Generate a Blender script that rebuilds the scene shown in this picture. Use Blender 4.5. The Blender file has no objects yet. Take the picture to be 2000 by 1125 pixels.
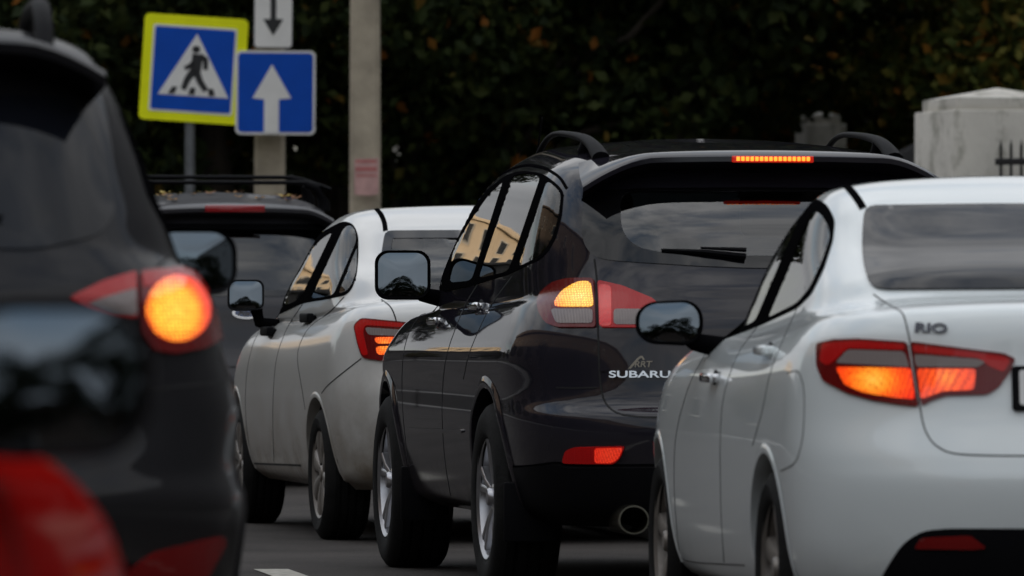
import bpy, bmesh, math, random
import numpy as np
from mathutils import Vector, Matrix
from mathutils.bvhtree import BVHTree
from mathutils.geometry import delaunay_2d_cdt
R = math.radians
random.seed(7)
rng = np.random.default_rng(7)
sc = bpy.context.scene
C = sc.collection

# ------------------------------------------------------------------ camera, sky, sun, exposure
FPX, CAM_H, HORIZON = 14300.0, 1.05, 605.0          # focal length in photo pixels, eye height, horizon row
cd = bpy.data.cameras.new('camera'); cam = bpy.data.objects.new('camera', cd); C.objects.link(cam)
cd.sensor_width = 36; cd.lens = FPX / 2000 * 36; cd.clip_start = 0.5; cd.clip_end = 4000
PITCH = math.atan((HORIZON - 562.5) / FPX)
cam.location = (0, 0, CAM_H); cam.rotation_euler = (math.pi / 2 + PITCH, 0, 0)
cd.dof.use_dof = True; cd.dof.focus_distance = 29.5; cd.dof.aperture_fstop = 7.2
sc.camera = cam
SUN_EL, SUN_AZ = 12.0, 122.0                         # azimuth clockwise from +Y
w = bpy.data.worlds.new('World'); sc.world = w; w.use_nodes = True
nt = w.node_tree; N = nt.nodes; L = nt.links; N.clear()
out = N.new('ShaderNodeOutputWorld'); bg = N.new('ShaderNodeBackground'); bg.inputs[1].default_value = 0.12
sky = N.new('ShaderNodeTexSky'); sky.sky_type = 'NISHITA'; sky.sun_disc = False
sky.sun_elevation = R(SUN_EL); sky.sun_rotation = R(SUN_AZ)
tc = N.new('ShaderNodeTexCoord')
mp = N.new('ShaderNodeMapping'); mp.inputs['Scale'].default_value = (1.0, 1.0, 3.2)
nz = N.new('ShaderNodeTexNoise'); nz.inputs['Scale'].default_value = 2.3; nz.inputs['Detail'].default_value = 7; nz.inputs['Roughness'].default_value = 0.58
rp = N.new('ShaderNodeValToRGB'); rp.color_ramp.elements[0].position = 0.28; rp.color_ramp.elements[1].position = 0.54
nz2 = N.new('ShaderNodeTexNoise'); nz2.inputs['Scale'].default_value = 3.4; nz2.inputs['Detail'].default_value = 5
rp2 = N.new('ShaderNodeValToRGB')
rp2.color_ramp.elements[0].position = 0.3; rp2.color_ramp.elements[0].color = (2.7, 2.8, 2.95, 1)
rp2.color_ramp.elements[1].position = 0.7; rp2.color_ramp.elements[1].color = (5.2, 5.22, 5.3, 1)
mx = N.new('ShaderNodeMix'); mx.data_type = 'RGBA'
L.new(tc.outputs['Generated'], mp.inputs[0]); L.new(mp.outputs[0], nz.inputs[0]); L.new(mp.outputs[0], nz2.inputs[0])
L.new(nz.outputs[0], rp.inputs[0]); L.new(nz2.outputs[0], rp2.inputs[0])
L.new(rp.outputs[0], mx.inputs[0]); L.new(sky.outputs[0], mx.inputs[6]); L.new(rp2.outputs[0], mx.inputs[7])
# an overcast sky is about three times brighter overhead than at the horizon
sz = N.new('ShaderNodeSeparateXYZ'); L.new(tc.outputs['Generated'], sz.inputs[0])
oc = N.new('ShaderNodeMapRange'); oc.inputs[1].default_value = 0; oc.inputs[2].default_value = 1; oc.inputs[3].default_value = .52; oc.inputs[4].default_value = 1.56; L.new(sz.outputs[2], oc.inputs[0])
om = N.new('ShaderNodeVectorMath'); om.operation = 'SCALE'; L.new(mx.outputs[2], om.inputs[0]); L.new(oc.outputs[0], om.inputs['Scale'])
L.new(om.outputs[0], bg.inputs[0]); L.new(bg.outputs[0], out.inputs[0])
sd = bpy.data.lights.new('sun', 'SUN'); sd.energy = 3.2; sd.angle = R(0.6); sd.color = (1.0, 0.82, 0.58)
sun = bpy.data.objects.new('sun', sd); C.objects.link(sun)
sv = Vector((math.sin(R(SUN_AZ)) * math.cos(R(SUN_EL)), math.cos(R(SUN_AZ)) * math.cos(R(SUN_EL)), math.sin(R(SUN_EL))))
sun.rotation_euler = sv.to_track_quat('Z', 'Y').to_euler()
vs = sc.view_settings; vs.view_transform = 'Standard'; vs.look = 'None'; vs.gamma = 1; vs.exposure = 0.88; vs.use_curve_mapping = False
sc.render.engine = 'CYCLES'
sc.cycles.use_denoising = True; sc.cycles.max_bounces = 8; sc.cycles.glossy_bounces = 5; sc.cycles.transparent_max_bounces = 16
sc.cycles.caustics_reflective = False; sc.cycles.caustics_refractive = False
sc.cycles.sample_clamp_indirect = 4

CAM_R = Matrix.Rotation(PITCH, 3, 'X')
def pix_dir(px, py):
    return (CAM_R @ Vector(((px - 1000) / FPX, 1.0, -(py - 562.5) / FPX))).normalized()
def at(px, py, depth):                               # the point on a pixel's ray at that distance along Y
    d = pix_dir(px, py); return Vector((0, 0, CAM_H)) + d * (depth / d.y)

# ------------------------------------------------------------------ materials
def mat(name, col, rough=0.5, metal=0.0, coat=0.0, spec=0.5, noise=0.0, nscale=8.0, bump=0.0, bscale=60.0, emit=None, estr=0.0, alpha=None):
    m = bpy.data.materials.new(name); m.use_nodes = True
    nt = m.node_tree; b = nt.nodes['Principled BSDF']
    b.inputs['Base Color'].default_value = (*col, 1); b.inputs['Roughness'].default_value = rough
    b.inputs['Metallic'].default_value = metal; b.inputs['Coat Weight'].default_value = coat
    b.inputs['Coat Roughness'].default_value = 0.03; b.inputs['Specular IOR Level'].default_value = spec
    tc = nt.nodes.new('ShaderNodeTexCoord')
    if noise:
        n = nt.nodes.new('ShaderNodeTexNoise'); n.inputs['Scale'].default_value = nscale; n.inputs['Detail'].default_value = 6
        nt.links.new(tc.outputs['Object'], n.inputs[0])
        r = nt.nodes.new('ShaderNodeMapRange'); r.inputs[1].default_value = .3; r.inputs[2].default_value = .7
        r.inputs[3].default_value = 1 - noise; r.inputs[4].default_value = 1 + noise
        nt.links.new(n.outputs[0], r.inputs[0])
        v = nt.nodes.new('ShaderNodeVectorMath'); v.operation = 'SCALE'; v.inputs[0].default_value = col
        nt.links.new(r.outputs[0], v.inputs['Scale']); nt.links.new(v.outputs[0], b.inputs['Base Color'])
    if bump:
        n = nt.nodes.new('ShaderNodeTexNoise'); n.inputs['Scale'].default_value = bscale; n.inputs['Detail'].default_value = 5
        nt.links.new(tc.outputs['Object'], n.inputs[0])
        bp = nt.nodes.new('ShaderNodeBump'); bp.inputs['Strength'].default_value = bump; bp.inputs['Distance'].default_value = 0.01
        nt.links.new(n.outputs[0], bp.inputs['Height']); nt.links.new(bp.outputs[0], b.inputs['Normal'])
    if emit:
        b.inputs['Emission Color'].default_value = (*emit, 1); b.inputs['Emission Strength'].default_value = estr
    return m

def paint(name, col, metal, rough, dust=(0.16, 0.13, 0.10), dtop=0.75, dmax=0.6, coat=1.0, spec=.5):
    """Car paint: flake base under clear coat, with road dust that gathers low on the body."""
    m = bpy.data.materials.new(name); m.use_nodes = True; nt = m.node_tree; b = nt.nodes['Principled BSDF']
    tc = nt.nodes.new('ShaderNodeTexCoord'); sx = nt.nodes.new('ShaderNodeSeparateXYZ'); nt.links.new(tc.outputs['Object'], sx.inputs[0])
    n = nt.nodes.new('ShaderNodeTexNoise'); n.inputs['Scale'].default_value = 5; n.inputs['Detail'].default_value = 8; n.inputs['Roughness'].default_value = .65
    nt.links.new(tc.outputs['Object'], n.inputs[0])
    mr = nt.nodes.new('ShaderNodeMapRange'); mr.inputs[1].default_value = dtop; mr.inputs[2].default_value = 0.2; mr.inputs[3].default_value = 0; mr.inputs[4].default_value = 1
    nt.links.new(sx.outputs[2], mr.inputs[0])
    mul = nt.nodes.new('ShaderNodeMath'); mul.operation = 'MULTIPLY'; nt.links.new(mr.outputs[0], mul.inputs[0])
    nr = nt.nodes.new('ShaderNodeMapRange'); nr.inputs[1].default_value = .3; nr.inputs[2].default_value = .65; nr.inputs[3].default_value = .55 * dmax; nr.inputs[4].default_value = 1.1 * dmax
    nt.links.new(n.outputs[0], nr.inputs[0]); nt.links.new(nr.outputs[0], mul.inputs[1])
    add = nt.nodes.new('ShaderNodeMath'); add.operation = 'ADD'; add.inputs[1].default_value = 0.03; add.use_clamp = True; nt.links.new(mul.outputs[0], add.inputs[0])
    mx = nt.nodes.new('ShaderNodeMix'); mx.data_type = 'RGBA'; mx.inputs[6].default_value = (*col, 1); mx.inputs[7].default_value = (*dust, 1)
    nt.links.new(add.outputs[0], mx.inputs[0]); nt.links.new(mx.outputs[2], b.inputs['Base Color'])
    b.inputs['Metallic'].default_value = metal; b.inputs['Roughness'].default_value = rough; b.inputs['Specular IOR Level'].default_value = spec
    iv = nt.nodes.new('ShaderNodeMapRange'); iv.inputs[3].default_value = coat; iv.inputs[4].default_value = coat * .15; nt.links.new(add.outputs[0], iv.inputs[0]); nt.links.new(iv.outputs[0], b.inputs['Coat Weight'])
    cr = nt.nodes.new('ShaderNodeMapRange'); cr.inputs[3].default_value = .025; cr.inputs[4].default_value = .35; nt.links.new(add.outputs[0], cr.inputs[0]); nt.links.new(cr.outputs[0], b.inputs['Coat Roughness'])
    return m

def glass(name, tint, ior=1.5, film=0.0):
    """Thin pane: tinted see-through mixed with a mirror-like surface by Fresnel."""
    m = bpy.data.materials.new(name); m.use_nodes = True; nt = m.node_tree; nt.nodes.clear()
    o = nt.nodes.new('ShaderNodeOutputMaterial'); t = nt.nodes.new('ShaderNodeBsdfTransparent'); g = nt.nodes.new('ShaderNodeBsdfGlossy')
    t.inputs[0].default_value = (*tint, 1); g.inputs['Roughness'].default_value = 0.012; g.inputs[0].default_value = (1, 1, 1, 1)
    f = nt.nodes.new('ShaderNodeFresnel'); f.inputs[0].default_value = ior
    a = nt.nodes.new('ShaderNodeMath'); a.operation = 'MULTIPLY_ADD'; a.inputs[1].default_value = 1.0; a.inputs[2].default_value = film; a.use_clamp = True
    x = nt.nodes.new('ShaderNodeMixShader')
    nt.links.new(f.outputs[0], a.inputs[0]); nt.links.new(a.outputs[0], x.inputs[0]); nt.links.new(t.outputs[0], x.inputs[1]); nt.links.new(g.outputs[0], x.inputs[2])
    nt.links.new(x.outputs[0], o.inputs[0]); return m

def lit_lens(name, centre, stops, strength, rad, ribs=180.0, squash=(1, .3, 1)):
    """A burning lamp behind a ribbed lens: hottest at the bulb, redder towards the rim."""
    m = bpy.data.materials.new(name); m.use_nodes = True; nt = m.node_tree; b = nt.nodes['Principled BSDF']
    b.inputs['Base Color'].default_value = (.25, .01, .005, 1); b.inputs['Roughness'].default_value = .12; b.inputs['Coat Weight'].default_value = 1
    tc = nt.nodes.new('ShaderNodeTexCoord'); s = nt.nodes.new('ShaderNodeVectorMath'); s.operation = 'SUBTRACT'; s.inputs[1].default_value = centre
    nt.links.new(tc.outputs['Object'], s.inputs[0])
    q = nt.nodes.new('ShaderNodeVectorMath'); q.operation = 'MULTIPLY'; q.inputs[1].default_value = squash; nt.links.new(s.outputs[0], q.inputs[0])
    ln = nt.nodes.new('ShaderNodeVectorMath'); ln.operation = 'LENGTH'; nt.links.new(q.outputs[0], ln.inputs[0])
    v = nt.nodes.new('ShaderNodeTexVoronoi'); v.inputs['Scale'].default_value = ribs; v.inputs['Randomness'].default_value = .25; nt.links.new(tc.outputs['Object'], v.inputs['Vector'])
    dv = nt.nodes.new('ShaderNodeMath'); dv.operation = 'DIVIDE'; dv.inputs[1].default_value = rad; nt.links.new(ln.outputs['Value'], dv.inputs[0])
    ad = nt.nodes.new('ShaderNodeMath'); ad.operation = 'MULTIPLY_ADD'; ad.inputs[1].default_value = .35; nt.links.new(v.outputs['Distance'], ad.inputs[0]); nt.links.new(dv.outputs[0], ad.inputs[2])
    r = nt.nodes.new('ShaderNodeValToRGB'); e = r.color_ramp.elements
    while len(e) < len(stops): e.new(.5)
    for k, (p, c) in enumerate(stops): e[k].position = p; e[k].color = (*c, 1)
    nt.links.new(ad.outputs[0], r.inputs[0]); nt.links.new(r.outputs[0], b.inputs['Emission Color'])
    mr = nt.nodes.new('ShaderNodeMapRange'); mr.inputs[1].default_value = .1; mr.inputs[2].default_value = .6; mr.inputs[3].default_value = strength * 1.25; mr.inputs[4].default_value = strength * .45
    nt.links.new(v.outputs['Distance'], mr.inputs[0]); nt.links.new(mr.outputs[0], b.inputs['Emission Strength'])
    return m

def lens(name, col, ribs=140.0, bump=.12, glow=0.0):
    m = bpy.data.materials.new(name); m.use_nodes = True; nt = m.node_tree; b = nt.nodes['Principled BSDF']
    b.inputs['Base Color'].default_value = (*col, 1); b.inputs['Roughness'].default_value = .25; b.inputs['Coat Weight'].default_value = .45; b.inputs['Specular IOR Level'].default_value = .3
    b.inputs['Emission Color'].default_value = (1, .012, .012, 1); b.inputs['Emission Strength'].default_value = glow
    tc = nt.nodes.new('ShaderNodeTexCoord'); v = nt.nodes.new('ShaderNodeTexWave'); v.inputs['Scale'].default_value = ribs / 6; v.bands_direction = 'X'; v.inputs['Distortion'].default_value = .6
    nt.links.new(tc.outputs['Object'], v.inputs[0]); bp = nt.nodes.new('ShaderNodeBump'); bp.inputs['Strength'].default_value = bump; bp.inputs['Distance'].default_value = .004
    nt.links.new(v.outputs[1], bp.inputs['Height']); nt.links.new(bp.outputs[0], b.inputs['Normal']); return m

M = dict(
    rubber=mat('tyre rubber', (.009, .0088, .0085), .8, spec=.15, noise=.35, nscale=14, bump=.25, bscale=90),
    black=mat('black plastic', (.006, .006, .007), .55, spec=.05, bump=.08, bscale=500),
    satin=mat('satin black trim', (.004, .004, .0045), .5, spec=0),
    frit=mat('black glass border', (.005, .005, .006), .03, spec=.5),
    gap=mat('panel gap', (.006, .006, .006), .8),
    well=mat('wheel well liner', (.006, .006, .006), .9),
    cloth=mat('seat cloth', (.02, .02, .022), .9, noise=.2),
    chrome=mat('chrome', (.75, .75, .76), .06, metal=1),
    alloy=mat('alloy wheel', (.42, .42, .44), .28, metal=.9, noise=.15, nscale=9),
    cover=mat('dusty wheel cover', (.20, .18, .16), .42, metal=.5, noise=.3, nscale=12),
    mirror=mat('mirror glass', (.15, .18, .21), .015, metal=1),
    white=mat('white plate', (.75, .75, .73), .35),
    red_lens=lens('red lens', (.22, .002, .003), glow=.055), dark_red=lens('dark red lens', (.10, .002, .003), glow=.008),
    clear_lens=lens('clear lens', (.24, .20, .19), 200, .3), reflector=lens('red reflector', (.45, .004, .004), 260, .3, .012), dark_reflector=lens('dark red reflector', (.17, .003, .003), 260, .3),
    tint=glass('tinted glass', (.34, .38, .40)), clear=glass('clear glass', (.72, .80, .80)), rear=glass('rear glass', (.30, .36, .37), 1.5, .05), privacy=glass('privacy glass', (.02, .022, .026), 1.5, .02),
)

# ------------------------------------------------------------------ mesh helpers
def new_obj(name, verts, faces, material, parent=None, smooth=True, angle=35):
    me = bpy.data.meshes.new(name); me.from_pydata([tuple(v) for v in verts], [], [tuple(f) for f in faces]); me.update()
    if material: me.materials.append(material)
    if smooth:
        me.shade_smooth(); me.set_sharp_from_angle(angle=R(angle))
    o = bpy.data.objects.new(name, me); C.objects.link(o)
    if parent: o.parent = parent
    return o
def from_bm(name, bm, material, parent=None, smooth=True, angle=35):
    bmesh.ops.recalc_face_normals(bm, faces=bm.faces)
    me = bpy.data.meshes.new(name); bm.to_mesh(me); bm.free()
    if material: me.materials.append(material)
    if smooth: me.shade_smooth(); me.set_sharp_from_angle(angle=R(angle))
    o = bpy.data.objects.new(name, me); C.objects.link(o)
    if parent: o.parent = parent
    return o
def empty(name, loc=(0, 0, 0), rz=0, parent=None):
    o = bpy.data.objects.new(name, None); C.objects.link(o); o.location = loc; o.rotation_euler = (0, 0, rz); o.empty_display_size = .2
    if parent: o.parent = parent
    return o
def tag(o, label=None, cat=None, group=None, kind=None):
    if label: o['label'] = label
    if cat: o['category'] = cat
    if group: o['group'] = group
    if kind: o['kind'] = kind
    return o
def copy_tree(o, parent=None):
    c = o.copy(); C.objects.link(c); c.parent = parent
    for ch in list(o.children): copy_tree(ch, c)
    return c
def rbox(bm, c, s, bev=.02, seg=2, rot=None):
    r = bmesh.ops.create_cube(bm, size=1); vs_ = r['verts']
    bmesh.ops.scale(bm, vec=s, verts=vs_)
    if bev:
        es = list({e for v in vs_ for e in v.link_edges})
        res = bmesh.ops.bevel(bm, geom=es, offset=bev, segments=seg, affect='EDGES', profile=.5)
        vs_ = list({v for f in res['faces'] for v in f.verts} | {v for v in vs_ if v.is_valid})
    if rot: bmesh.ops.rotate(bm, cent=(0, 0, 0), matrix=rot, verts=vs_)
    bmesh.ops.translate(bm, vec=c, verts=vs_); return vs_
def box_obj(name, c, s, material, parent=None, bev=.01, rot=None):
    bm = bmesh.new(); rbox(bm, c, s, bev, 2, rot); return from_bm(name, bm, material, parent)
def tube(name, pts, rad, material, parent=None, nseg=10, flat=1.0, close_end=True):
    """Sweep an ellipse (rad wide, rad*flat high) along points."""
    pts = [Vector(p) for p in pts]; V = []; F = []
    for i, p in enumerate(pts):
        t = (pts[min(i + 1, len(pts) - 1)] - pts[max(i - 1, 0)]).normalized()
        up = Vector((0, 0, 1)) if abs(t.z) < .95 else Vector((0, 1, 0))
        s = t.cross(up).normalized(); u = s.cross(t)
        r = rad[i] if isinstance(rad, (list, tuple)) else rad
        for k in range(nseg):
            a = 2 * math.pi * k / nseg; V.append(p + s * (r * math.cos(a)) + u * (r * flat * math.sin(a)))
    for i in range(len(pts) - 1):
        for k in range(nseg):
            F.append((i * nseg + k, i * nseg + (k + 1) % nseg, (i + 1) * nseg + (k + 1) % nseg, (i + 1) * nseg + k))
    if close_end: F.append(tuple(range(nseg))); F.append(tuple((len(pts) - 1) * nseg + k for k in range(nseg)))
    bm = bmesh.new(); vv = [bm.verts.new(v) for v in V]
    for f in F: bm.faces.new([vv[i] for i in f])
    return from_bm(name, bm, material, parent, angle=50)
def lathe(profile, nseg=48, axis='X'):
    """profile: list of (radius, offset along axis). Returns verts, faces."""
    V = []; F = []
    for r, o in profile:
        for k in range(nseg):
            a = 2 * math.pi * k / nseg; V.append((o, r * math.cos(a), r * math.sin(a)))
    n = len(profile)
    for i in range(n - 1):
        for k in range(nseg): F.append((i * nseg + k, i * nseg + (k + 1) % nseg, (i + 1) * nseg + (k + 1) % nseg, (i + 1) * nseg + k))
    return V, F
def inpoly(P, poly):
    P = np.asarray(P, float); x, y = P[:, 0], P[:, 1]; res = np.zeros(len(P), bool); n = len(poly)
    for i in range(n):
        x1, y1 = poly[i]; x2, y2 = poly[(i + 1) % n]
        if y1 == y2: continue
        c = ((y1 > y) != (y2 > y)) & (x < (x2 - x1) * (y - y1) / (y2 - y1) + x1); res ^= c
    return res
def chaikin(poly, it=2, q=.22):
    for _ in range(it):
        o = []
        for i in range(len(poly)):
            a, b = poly[i], poly[(i + 1) % len(poly)]
            o += [(a[0] + (b[0] - a[0]) * q, a[1] + (b[1] - a[1]) * q), (a[0] + (b[0] - a[0]) * (1 - q), a[1] + (b[1] - a[1]) * (1 - q))]
        poly = o
    return poly
def round_corners(poly, r, n=3):
    """Round each corner by a short curve, leaving the straight runs alone."""
    o = []; m = len(poly)
    for i in range(m):
        a, b, c = Vector(poly[i - 1]), Vector(poly[i]), Vector(poly[(i + 1) % m]); la, lc = (a - b).length, (c - b).length
        if la < 1e-9 or lc < 1e-9: continue
        p = b + (a - b) * min(.4, r / la); q = b + (c - b) * min(.4, r / lc)
        for k in range(n + 1): t = k / n; v = p * (1 - t) ** 2 + b * (2 * t * (1 - t)) + q * t * t; o.append((v.x, v.y))
    return o
def densify(poly, dx, dy, closed=True):
    o = []; n = len(poly)
    for i in range(n if closed else n - 1):
        a, b = poly[i], poly[(i + 1) % n]
        k = max(1, int(math.ceil(max(abs(b[0] - a[0]) / dx, abs(b[1] - a[1]) / dy))))
        for j in range(k): o.append((a[0] + (b[0] - a[0]) * j / k, a[1] + (b[1] - a[1]) * j / k))
    if not closed: o.append(tuple(poly[-1]))
    return o
def shrink(poly, d, sx=1.0, sy=1.0):
    """Inset a polygon by d (scaled per axis)."""
    n = len(poly); A = sum(poly[i][0] * poly[(i + 1) % n][1] - poly[(i + 1) % n][0] * poly[i][1] for i in range(n)); sg = 1 if A > 0 else -1
    o = []
    for i in range(n):
        a, b, c = poly[i - 1], poly[i], poly[(i + 1) % n]
        n1 = Vector((-(b[1] - a[1]), b[0] - a[0])); n2 = Vector((-(c[1] - b[1]), c[0] - b[0]))
        if n1.length: n1.normalize()
        if n2.length: n2.normalize()
        v = n1 + n2
        if v.length: v.normalize()
        o.append((b[0] + sg * v.x * d * sx, b[1] + sg * v.y * d * sy))
    return o
def extrude_poly(name, poly, y0, y1, material, parent=None, bev=0):
    """A plate in the XZ plane with real thickness; poly may be concave."""
    vs2, _, fs, *_r = delaunay_2d_cdt([Vector(p) for p in poly], [(i, (i + 1) % len(poly)) for i in range(len(poly))], [], 1, 1e-7)
    n = len(vs2); V = [(v.x, y0, v.y) for v in vs2] + [(v.x, y1, v.y) for v in vs2]; F = [tuple(f) for f in fs] + [tuple(i + n for i in reversed(f)) for f in fs]
    m = len(poly)
    F += [(i, (i + 1) % m, (i + 1) % m + n, i + n) for i in range(m)]
    bm = bmesh.new(); vv = [bm.verts.new(v) for v in V]
    for f in F:
        try: bm.faces.new([vv[i] for i in f])
        except ValueError: pass
    return from_bm(name, bm, material, parent, smooth=False)
def rrect(w_, h_, r, n=5, cx=0, cy=0):
    o = []
    for k, (sx, sy) in enumerate(((1, 1), (-1, 1), (-1, -1), (1, -1))):
        for j in range(n + 1):
            a = (k + j / n) * math.pi / 2; o.append((cx + sx * (w_ / 2 - r) + r * math.cos(a), cy + sy * (h_ / 2 - r) + r * math.sin(a)))
    return o
def text_obj(name, body, size, material, parent, matrix, depth=.004, shear=0, bold=0.0, xscale=1.0):
    cu = bpy.data.curves.new(name, 'FONT'); cu.body = body; cu.size = size; cu.extrude = depth; cu.shear = shear; cu.offset = bold; cu.align_x = 'CENTER'; cu.align_y = 'CENTER'
    t = bpy.data.objects.new(name, cu); C.objects.link(t); dg = bpy.context.evaluated_depsgraph_get()
    me = bpy.data.meshes.new_from_object(t.evaluated_get(dg)); bpy.data.objects.remove(t); me.materials.clear(); me.materials.append(material)
    me.transform(matrix @ Matrix.Diagonal((xscale, 1, 1, 1)))
    o = bpy.data.objects.new(name, me); C.objects.link(o); o.parent = parent; return o

# ------------------------------------------------------------------ car bodies: stacks of plan-view rings
def mono(xs, ys, xq):
    """Monotone cubic interpolation."""
    xs = np.asarray(xs, float); ys = np.asarray(ys, float); h = np.diff(xs); d = np.diff(ys) / h; m = np.zeros(len(xs))
    m[0], m[-1] = d[0], d[-1]
    for i in range(1, len(xs) - 1):
        if d[i - 1] * d[i] > 0:
            w1 = 2 * h[i] + h[i - 1]; w2 = h[i] + 2 * h[i - 1]; m[i] = (w1 + w2) / (w1 / d[i - 1] + w2 / d[i])
    i = np.clip(np.searchsorted(xs, xq) - 1, 0, len(h) - 1); t = (xq - xs[i]) / h[i]
    return ((2 * t**3 - 3 * t**2 + 1) * ys[i] + (t**3 - 2 * t**2 + t) * h[i] * m[i] + (-2 * t**3 + 3 * t**2) * ys[i + 1] + (t**3 - t**2) * h[i] * m[i + 1])
# ring: (z_rear, z_mid, z_front, y_rear, y_front, half_width, rear_n, rear_len, front_n, front_len, crown)
def resample(P, n):
    d = np.r_[0, np.cumsum(np.hypot(*np.diff(P, axis=0).T))]; t = np.linspace(0, d[-1], n)
    return np.c_[np.interp(t, d, P[:, 0]), np.interp(t, d, P[:, 1])]
class Car:
    def __init__(s, name, label, cat, loc, yaw, rings, material, wb, arches, sub=6, m_end=30, m_side=120, taper=(.05, .06), group=None):
        s.root = empty(name, loc, R(yaw)); tag(s.root, label, cat, group)
        s.mw = Matrix.Translation(loc) @ Matrix.Rotation(R(yaw), 4, 'Z'); s.inv = s.mw.inverted(); s.material = material; s.wb = wb; s.arches = arches
        rg = np.array(rings, float); K = len(rg); q = np.linspace(0, K - 1, (K - 1) * sub + 1)
        prm = np.stack([mono(np.arange(K), rg[:, c], q) for c in range(rg.shape[1])], 1)
        ylo, yhi = rg[:, 3].min(), rg[:, 4].max(); ym = wb * .5
        cols = []
        for p in prm:
            zr, zm, zf, yr, yf, wd, nr, lr, nf, lf, cr = p
            Wy = lambda y: wd * (1 - taper[0] * np.clip((ym - y) / (ym - ylo), 0, 1) ** 2.2 - taper[1] * np.clip((y - ym) / (yhi - ym), 0, 1) ** 2.2)
            span = yf - yr; lr = min(lr, span * .45); lf = min(lf, span * .45)
            th = np.linspace(0, math.pi / 2, 160)
            e1 = np.c_[np.sin(th) ** (2 / nr), yr + lr * (1 - np.cos(th) ** (2 / nr))]; e1[:, 0] *= Wy(e1[:, 1])
            ys = np.linspace(yr + lr, yf - lf, 80); sd_ = np.c_[Wy(ys), ys]
            e2 = np.c_[np.sin(th) ** (2 / nf), yf - lf * (1 - np.cos(th) ** (2 / nf))]; e2[:, 0] *= Wy(e2[:, 1]); e2 = e2[::-1]
            H = np.r_[resample(e1, m_end)[:-1], resample(sd_, m_side)[:-1], resample(e2, m_end)]
            y = H[:, 1]
            t = np.where(y < ym, (ym - y) / (ym - ylo), (y - ym) / (yhi - ym)); t = np.clip(t, 0, 1)
            z = zm + np.where(y < ym, (zr - zm), (zf - zm)) * t ** 1.6
            z = z + cr * (1 - (H[:, 0] / wd) ** 2)
            cols.append(np.c_[H, z])
        G = np.array(cols); nr_, nc = G.shape[:2]; s.G = G
        V = []; 
        for r in range(nr_):
            V += [tuple(p) for p in G[r]]; V += [(-p[0], p[1], p[2]) for p in G[r][-2:0:-1]]
        nl = 2 * nc - 2; F = []
        for r in range(nr_ - 1):
            for c in range(nl): F.append((r * nl + c, r * nl + (c + 1) % nl, (r + 1) * nl + (c + 1) % nl, (r + 1) * nl + c))
        b = (nr_ - 1) * nl; s.floor = []
        for base, dest in ((b, F), (0, s.floor)):
            for c in range(nc - 1):
                l0, l1 = (nl - c) % nl, nl - c - 1
                f = [base + c, base + c + 1, base + l1, base + l0]; f = [x for i, x in enumerate(f) if x not in f[:i]]
                dest.append(tuple(f) if dest is F else tuple(reversed(f)))
        s.V = np.array(V); s.F = F; s.bvh = BVHTree.FromPolygons(V, F); s.cuts = []
    # --- projection onto the body
    def hit(s, a, b, mode='px'):
        if mode == 'px':
            o = s.inv @ Vector((0, 0, CAM_H)); d = (s.inv.to_3x3() @ pix_dir(a, b)).normalized()
        elif mode == 'rear': o, d = Vector((a, -8, b)), Vector((0, 1, 0))
        elif mode == 'front': o, d = Vector((a, 12, b)), Vector((0, -1, 0))
        elif mode == 'left': o, d = Vector((-6, a, b)), Vector((1, 0, 0))
        elif mode == 'right': o, d = Vector((6, a, b)), Vector((-1, 0, 0))
        p, n, i, _ = s.bvh.ray_cast(o, d)
        if p is None:
            best = None; t0 = (Vector((0, s.wb / 2, .8)) - o).dot(d)
            for k in range(-60, 61):
                q = o + d * (t0 + k * .05); pp, nn, _, dist = s.bvh.find_nearest(q)
                if best is None or dist < best[0]: best = (dist, pp, nn)
            p, n = best[1], best[2]
        if n.dot(d) > 0: n = -n
        return p, n
    def patch(s, name, poly, material, off=.004, skirt=.006, mode='px', holes=(), parent=None, dx=None, dy=None, mirror=True, rnd=2, cut=False, rim=0.0, label=None, dish=0.0):
        if dx is None: dx, dy = (4.0, 7.0) if mode == 'px' else (.04, .04)
        rr_ = (7.0 if mode == 'px' else .03) * (rnd + 1) / 2; outer = round_corners(list(poly), rr_) if rnd else list(poly); outer = densify(outer, dx, dy)
        hs = [densify(round_corners(list(h), rr_) if rnd else list(h), dx, dy) for h in holes]
        pts = list(outer); edges = [(i, (i + 1) % len(outer)) for i in range(len(outer))]
        for h in hs:
            b = len(pts); pts += h; edges += [(b + i, b + (i + 1) % len(h)) for i in range(len(h))]
        B = np.array(pts); x0, y0 = B.min(0); x1, y1 = B.max(0)
        gx, gy = np.meshgrid(np.arange(x0 + dx / 2, x1, dx), np.arange(y0 + dy / 2, y1, dy)); g = np.c_[gx.ravel(), gy.ravel()]
        if len(g):
            k = inpoly(g, outer)
            for h in hs: k &= ~inpoly(g, h)
            g = g[k]
            if len(g):
                dd = np.min(np.abs((g[:, None, 0] - B[None, :, 0]) / dx) + np.abs((g[:, None, 1] - B[None, :, 1]) / dy), axis=1); g = g[dd > .55]
        pts += [tuple(p) for p in g]
        v2, _, f2, *_r = delaunay_2d_cdt([Vector(p) for p in pts], edges, [], 0, 1e-6)
        cen = np.array([[(v2[f[0]].x + v2[f[1]].x + v2[f[2]].x) / 3, (v2[f[0]].y + v2[f[1]].y + v2[f[2]].y) / 3] for f in f2])
        k = inpoly(cen, outer)
        for h in hs: k &= ~inpoly(cen, h)
        f2 = [tuple(f) for f, kk in zip(f2, k) if kk]
        P = [s.hit(v.x, v.y, mode) for v in v2]
        pos = [p for p, n in P]; nor = [n for p, n in P]
        # smooth the normals over neighbours
        acc = [Vector(n) for n in nor]
        for f in f2:
            for i in f:
                for j in f: acc[i] += nor[j]
        nor = [a.normalized() for a in acc]
        V = [p + n * off for p, n in zip(pos, nor)]; F = list(f2)
        from collections import Counter
        ec = Counter()
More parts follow.
